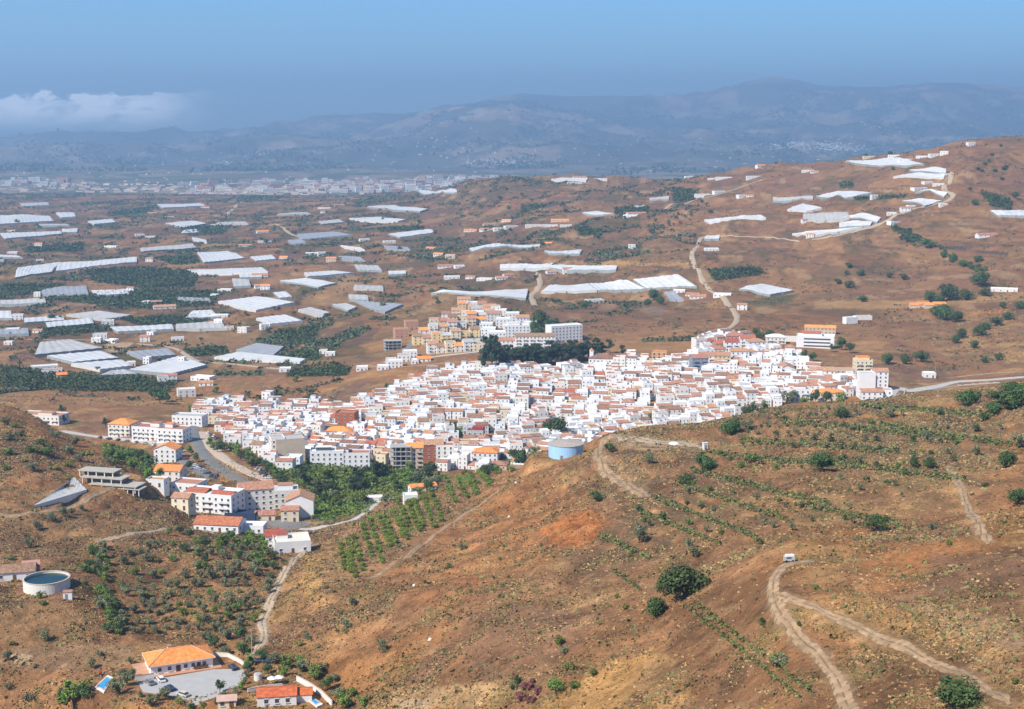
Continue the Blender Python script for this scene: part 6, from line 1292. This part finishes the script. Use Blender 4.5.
for px, py, lb in [(272, 685, 'white open parasol left of its twin behind the bottom house'), (279, 684, 'white open parasol right of its twin behind the bottom house')]:
    x, y, z = hit(px, py); pr_ = empty('parasol', (x, y, z)); tag(pr_, lb, 'parasol'); MB().tube((0, 0, 0), (0, 0, 2.6), .04, .04, 6).build('pole', METAL, pr_); MB().cyl(0, 0, 2.1, 1.5, .7, 8, 0, .05, True).build('canopy', W0, pr_); MB().cyl(0, 0, 0, .35, .12, 10).build('base', CONC, pr_)
x, y, z = hit(258, 680); wt = empty('water_tank', (x, y, z)); tag(wt, 'small pale cylindrical water tank behind the bottom house', 'tank'); MB().cyl(0, 0, 0, 1.2, 2.0, 16).build('tank_body', W1, wt); MB().cyl(0, 0, 2.0, 1.25, .25, 16, 0, .6).build('lid', CONC, wt)
x, y, z = hit(101, 676); pr_ = empty('parasol', (x, y, z)); tag(pr_, 'closed red parasol beside the pool left of the villa', 'parasol'); MB().tube((0, 0, 0), (0, 0, 2.9), .04, .04, 6).build('pole', METAL, pr_); MB().cyl(0, 0, 1.0, .22, 1.7, 8, 0, .06).build('canopy', mat('red_parasol_cloth', (.5, .02, .03)), pr_); MB().cyl(0, 0, 0, .35, .12, 10).build('base', CONC, pr_)
o = block('shed', 227, 709, 5, 4, 1, 10, CRM, 'gable', mat('pinkish_tiles', (.50, .34, .27)), 'small beige shed at the bottom edge below the courtyard', 'shed', clear=False, fh=2.4, nwin=2, left=0)
# round reservoir with green-blue water
x, y, z = PT; rs = empty('round_reservoir', (x, y, z)); tag(rs, 'round white concrete reservoir open at the top with dark green-blue water', 'reservoir'); Rr = 23.5*y/FP
ring = MB(); n = 48; vs = []
for rr2, zz in ((Rr, -3), (Rr, 3.9), (Rr-.35, 3.9), (Rr-.35, 2.9)): vs += [(rr2*math.cos(6.2832*i/n), rr2*math.sin(6.2832*i/n), zz) for i in range(n)]
ring.add(vs, [(k*n+i, k*n+(i+1) % n, (k+1)*n+(i+1) % n, (k+1)*n+i) for k in range(3) for i in range(n)]); ring.build('tank_wall', W1, rs); MB().cyl(0, 0, 3.2, Rr-.36, .02, 48).build('water', TANKW, rs)
rim = MB(); vs = []
for rr2, zz in ((Rr+.12, 3.902), (Rr+.12, 4.05), (Rr-.45, 4.05), (Rr-.45, 3.902)): vs += [(rr2*math.cos(6.2832*i/n), rr2*math.sin(6.2832*i/n), zz) for i in range(n)]
rim.add(vs, [(k*n+i, k*n+(i+1) % n, (k+1)*n+(i+1) % n, (k+1)*n+i) for k in range(3) for i in range(n)]); rim.build('rim', BEIGE, rs)
for px, py in [(68, 598)]:
    xx, yy, zz = hit(px, py); vb = empty('pump_house', (xx, yy, zz), .2); tag(vb, 'small white pump hut at the right foot of the round reservoir', 'hut'); MB().box(0, 0, -1, 3, 2.6, 3.4).build('wall', W0, vb); MB().box(0, 0, 2.402, 3.3, 2.9, .2).build('roof', TERRA, vb); MB().box(-.4, -1.32, 0, .9, .1, 1.9).build('door', METAL, vb)
o = block('house', 8, 581, 19, 9, 1, 14, W0, 'gable', BROWNT, 'white house with a brown tiled roof beside the round reservoir', 'house', clear=False, nwin=4, fh=3.0)
o = block('outbuilding', 31, 572, 6, 5, 1, 14, PINK, 'gable', mat('faded_pink_tiles', (.42, .22, .17)), 'small pinkish outbuilding between brown-roofed house and reservoir', 'shed', clear=False, nwin=2, fh=2.6)
# blue village water tank
x, y, z = PB; bt = empty('water_reservoir', (x, y, z)); tag(bt, 'wide pale blue round water tank with a concrete lid and orange tiled hut behind', 'tank'); Rb = 18*y/FP
MB().cyl(0, 0, -3, Rb, 9.3, 40).build('tank_wall', TANKB, bt); MB().cyl(0, 0, 6.31, Rb+.25, .3, 40).build('rim', CONC, bt); MB().cyl(0, 0, 6.62, Rb, .8, 40, 0, Rb*.15).build('cone_lid', mat('dusty_lid_concrete', (.40, .34, .28)), bt)
o = block('pump_house', 573, 446, 17, 6, 2, -2, W1, 'gable', TERRA, 'long orange-tiled hut right behind the pale blue water tank', 'hut', clear=False, wins=False, fh=3.2)
def ladder(root, r, z0, z1, ang):
    l_ = MB(); c, q_ = math.cos(ang), math.sin(ang)
    for s in (-.25, .25): l_.tube((r*c-q_*s, r*q_+c*s, z0), (r*c-q_*s, r*q_+c*s, z1+.8), .04, .04, 5)
    k_ = z0+.3
    while k_ < z1: l_.tube((r*c+q_*.25, r*q_-c*.25, k_), (r*c-q_*.25, r*q_+c*.25, k_), .03, .03, 4); k_ += .35
    l_.build('ladder', METAL, root)
ladder(bt, Rb+.25, 0, 6.6, R(-60)); ladder(rs, Rr+.25, -.5, 4.0, R(-40))
p_ = MB(); p_.tube((Rb*.5, -Rb*.9, 0), (Rb*.5, -Rb*.9, 5.5), .12, .12, 8); p_.tube((Rb*.5, -Rb*.9, .2), (Rb*1.5, -Rb*.9, .0), .12, .12, 8); p_.build('pipe', METAL, bt)
MB().box(-.3*Rb, -Rb*.97, 0, 1.2, .5, 2.2).build('door', METAL, bt)
# concrete pavilion on the left hill
x, y, z = hit(108, 486); pav = empty('pavilion', (x, y+6, z), R(-14)); tag(pav, 'modern pavilion of stacked pale concrete slabs on the left hill', 'pavilion')
for k, (dx, dz, w, d) in enumerate([(-6, 4.6, 20, 8), (-2, 1.8, 23, 9), (5, -1.0, 26, 10), (13, -2.2, 14, 7)]):
    MB().box(dx, -k*1.5, dz+1.6, w, d, .45).build('roof_slab', mat('pale_slab', (.42, .38, .31)), pav); MB().box(dx+.5, -k*1.5+1, dz-1.4, w-3, d-4, 2.99).build('glazed_storey', GLASS if k % 2 == 0 else DARKC, pav)
    for i in range(5): MB().box(dx-w/2+1+i*(w-2)/4, -k*1.5-d/2+.5, dz-1.4, .4, .4, 2.99).build('column', W1, pav)
# stepped concrete slope panel
c4 = [np.array(hit(a, b_)) for a, b_ in ((34, 508), (87, 492), (74, 479), (66, 486))]; org = c4[0]; sp = empty('slope_panel', tuple(org)); tag(sp, 'pale concrete slope panel, a long wedge lying on the left hill', 'retaining slab')
def on_slope(A, B, C_, D_, nx, ny, off):
    vs = []
    for j in range(ny+1):
        for i in range(nx+1):
            s, t_ = i/nx, j/ny; p = (A*(1-s)+B*s)*(1-t_)+(D_*(1-s)+C_*s)*t_; vs.append((p[0]-org[0], p[1]-org[1], max(p[2]+1.2, ground(p[0], p[1])*.35+p[2]*.65+off)+(.10 if (i+j) % 2 else 0)-org[2]))
    return vs, [(j*(nx+1)+i, j*(nx+1)+i+1, (j+1)*(nx+1)+i+1, (j+1)*(nx+1)+i) for j in range(ny) for i in range(nx)]
vs, fs = on_slope(c4[0], c4[1], c4[2], c4[3], 16, 8, .6); MB().add(vs, fs).build('slab', mat('rough_grey_concrete', (.48, .465, .42), .9, .2, .3), sp)
n1_ = 17; bot = [vs[i] for i in range(n1_)]; MB().add(bot+[(a, b_, c-4) for a, b_, c in bot], [(i, i+n1_, i+1+n1_, i+1) for i in range(n1_-1)]).build('toe_beam', W1, sp)
# retaining wall under the concrete road
rp = [hit(a, b_)[:2] for a, b_ in ((874, 401), (900, 396), (925, 391), (957, 386), (1000, 383), (1040, 380))]
rw = empty('retaining_wall', (*rp[0], 0)); tag(rw, 'long pale retaining wall holding up the concrete road on the right', 'wall'); b_ = MB()
for (x0, y0), (x1, y1) in zip(rp[:-1], rp[1:]):
    for s in range(6):
        q0, q1 = s/6, (s+1)/6; xa, ya, xb, yb = x0+(x1-x0)*q0, y0+(y1-y0)*q0, x0+(x1-x0)*q1, y0+(y1-y0)*q1; zz = ground((xa+xb)/2, (ya+yb)/2)
        b_.box((xa+xb)/2-rp[0][0], (ya+yb)/2-rp[0][1], zz-1.5, math.hypot(xb-xa, yb-ya)+.02, .5, 2.4, 0, math.atan2(yb-ya, xb-xa))
b_.build('wall_body', CREAMR, rw)
# small things on the ridge
x, y, z = hit(705, 450); tb_ = empty('white_cabinet', (x, y, z), .3); tag(tb_, 'small white cabinet standing upright at the end of the ridge yard', 'cabinet'); MB().box(0, 0, -.3, 1.9, 1.4, 3.3).build('body', W0, tb_); MB().box(0, 0, 3.002, 2.2, 1.7, .15).build('cap', W1, tb_); MB().box(0, -.72, .3, 1.0, .08, 2.0).build('door', METAL, tb_)
x, y, z = hit(674, 444); MBm = MB().cyl(0, 0, -.3, 3.2, 1.1, 12, 0, 1.6); mo = MBm.build('gravel_heap', mat('white_gravel', (.72, .72, .72), .9, .1, 2), loc=(x, y, z)); tag(mo, 'flat heap of white gravel in the middle of the ridge yard', 'gravel heap')
x, y, z = hit(789, 562); vn = empty('parked_van', (x, y, z+.05), R(6)); tag(vn, 'small whitish van parked at the bend of the dirt track', 'van')
MB().box(0, 0, .35, 2.5, 1.1, 1.1).build('body', PAINT['silver'], vn); MB().box(.1, 0, 1.452, 2.0, .95, .35).build('roof', W0, vn); MB().box(-.2, -.57, .95, 1.2, .05, .35).build('window', GLASS, vn)
for sx in (-.8, .8):
    for s in (-1, 1): w_ = MB(); w_.tube((0, -.1, 0), (0, .1, 0), .3, .3, 12); w_.build('wheel', TYRE, vn, loc=(sx, s*.5, .3))
for px, py, lb in [(509, 517, 'small white rock by the footpath under the strip orchards'), (414, 586, 'pale rock beside the lower footpath'), (430, 640, 'tiny pale rock low on the central hillside'), (516, 483, 'whitish rock at the crest end of the footpath')]:
    x, y, z = hit(px, py); m_ = MB(); rq = random.Random(px); 
    vs = [(.7*rq.uniform(.6, 1.1)*math.cos(a)*s, .7*rq.uniform(.6, 1.1)*math.sin(a)*s, h_) for h_, s in ((-.2, 1), (.35, .9), (.7, .4)) for a in [k*1.0472 for k in range(6)]]
    m_.add(vs, [(k*6+i, k*6+(i+1) % 6, (k+1)*6+(i+1) % 6, (k+1)*6+i) for k in range(2) for i in range(6)]+[tuple(range(12, 18))]); tag(m_.build('rock', W1, loc=(x, y, z)), lb, 'rock')
# poles
def pole(px, py, h_, label, arm=True, dmin=0):
    x, y, z = hit(px, py, dmin); p = empty('utility_pole', (x, y, z)); MB().tube((0, 0, -1), (0, 0, h_), .16, .10, 8).build('pole', CONC, p)
    if arm: MB().box(0, 0, h_-.6, 1.8, .12, .12).build('crossarm', METAL, p)
    tag(p, label, 'utility pole'); return x, y, z+h_
pl_ = [(935, 379, 13, 'tall thin pole beside the white hut on the concrete road'), (252, 656, 9, 'pole among the trees at the foot of the pale lane'), (487, 258, 14, 'slender pole on the bare field before the long greenhouse'), (646, 258, 12, 'pole on the tan strip of the middle hills'), (785, 232, 14, 'thin pole left of the ridge greenhouses'), (1004, 640, 8, 'pole on the pale gravel at the lower right')][:5]
for a in pl_: pole(*a)
# cars on the streets of the village
for i in range(44):
    t_ = i/43; s = random.random()
    if i < 22: px, py = 208+t_*2*62, 434+t_*2*46-math.sin(t_*6.28)*2+random.uniform(-1, 1)
    elif i < 34: px, py = 186+(i-22)*2.8, 462+(i-22)*1.5+random.uniform(-3, 3)
    else: px, py = 100+(i-34)*9, 438.5+(i-34)*1.2
    x, y, z = hit(px, py, 800); car(random.choice(['white', 'silver', 'black', 'dark_blue', 'grey', 'red']), x, y, z+.35, random.choice([0.2, 1.2, 1.4])+random.uniform(-.2, .2), 'car parked along the roads and promenade left of the village', 'cars parked along the village road')
for px, py, kind, lb in [(408, 352, 'dark_blue', 'dark car driving up the estate road')]:
    x, y, z = hit(px, py, 1000); car(kind, x, y, z+.4, 1.0, lb)
for p in CP.values(): p.drop()
finish_labels()
for d in TP.values():
    for p in d: p.drop()
# ------------------------------------------------------------------ air
hz = MB(); zmin = float(GZ.min())-1.0; zmax = float(GZ.max())+60
hz.box(0, 12900, zmin, 58000, 26600, zmax-zmin)
hm_ = bpy.data.materials.new('haze_air'); hm_.use_nodes = True; N, L = hm_.node_tree.nodes, hm_.node_tree.links; N.clear()
ou = N.new('ShaderNodeOutputMaterial'); pv = N.new('ShaderNodeVolumePrincipled'); pv.inputs['Color'].default_value = HAZE_COLOR; pv.inputs['Density'].default_value = HAZE_DENSITY; pv.inputs['Anisotropy'].default_value = .2
L.new(pv.outputs[0], ou.inputs['Volume'])
ho = hz.build('haze', hm_); ho['kind'] = 'stuff'; ho['label'] = 'blue haze lying over the plain and the far mountains'; ho['category'] = 'haze'
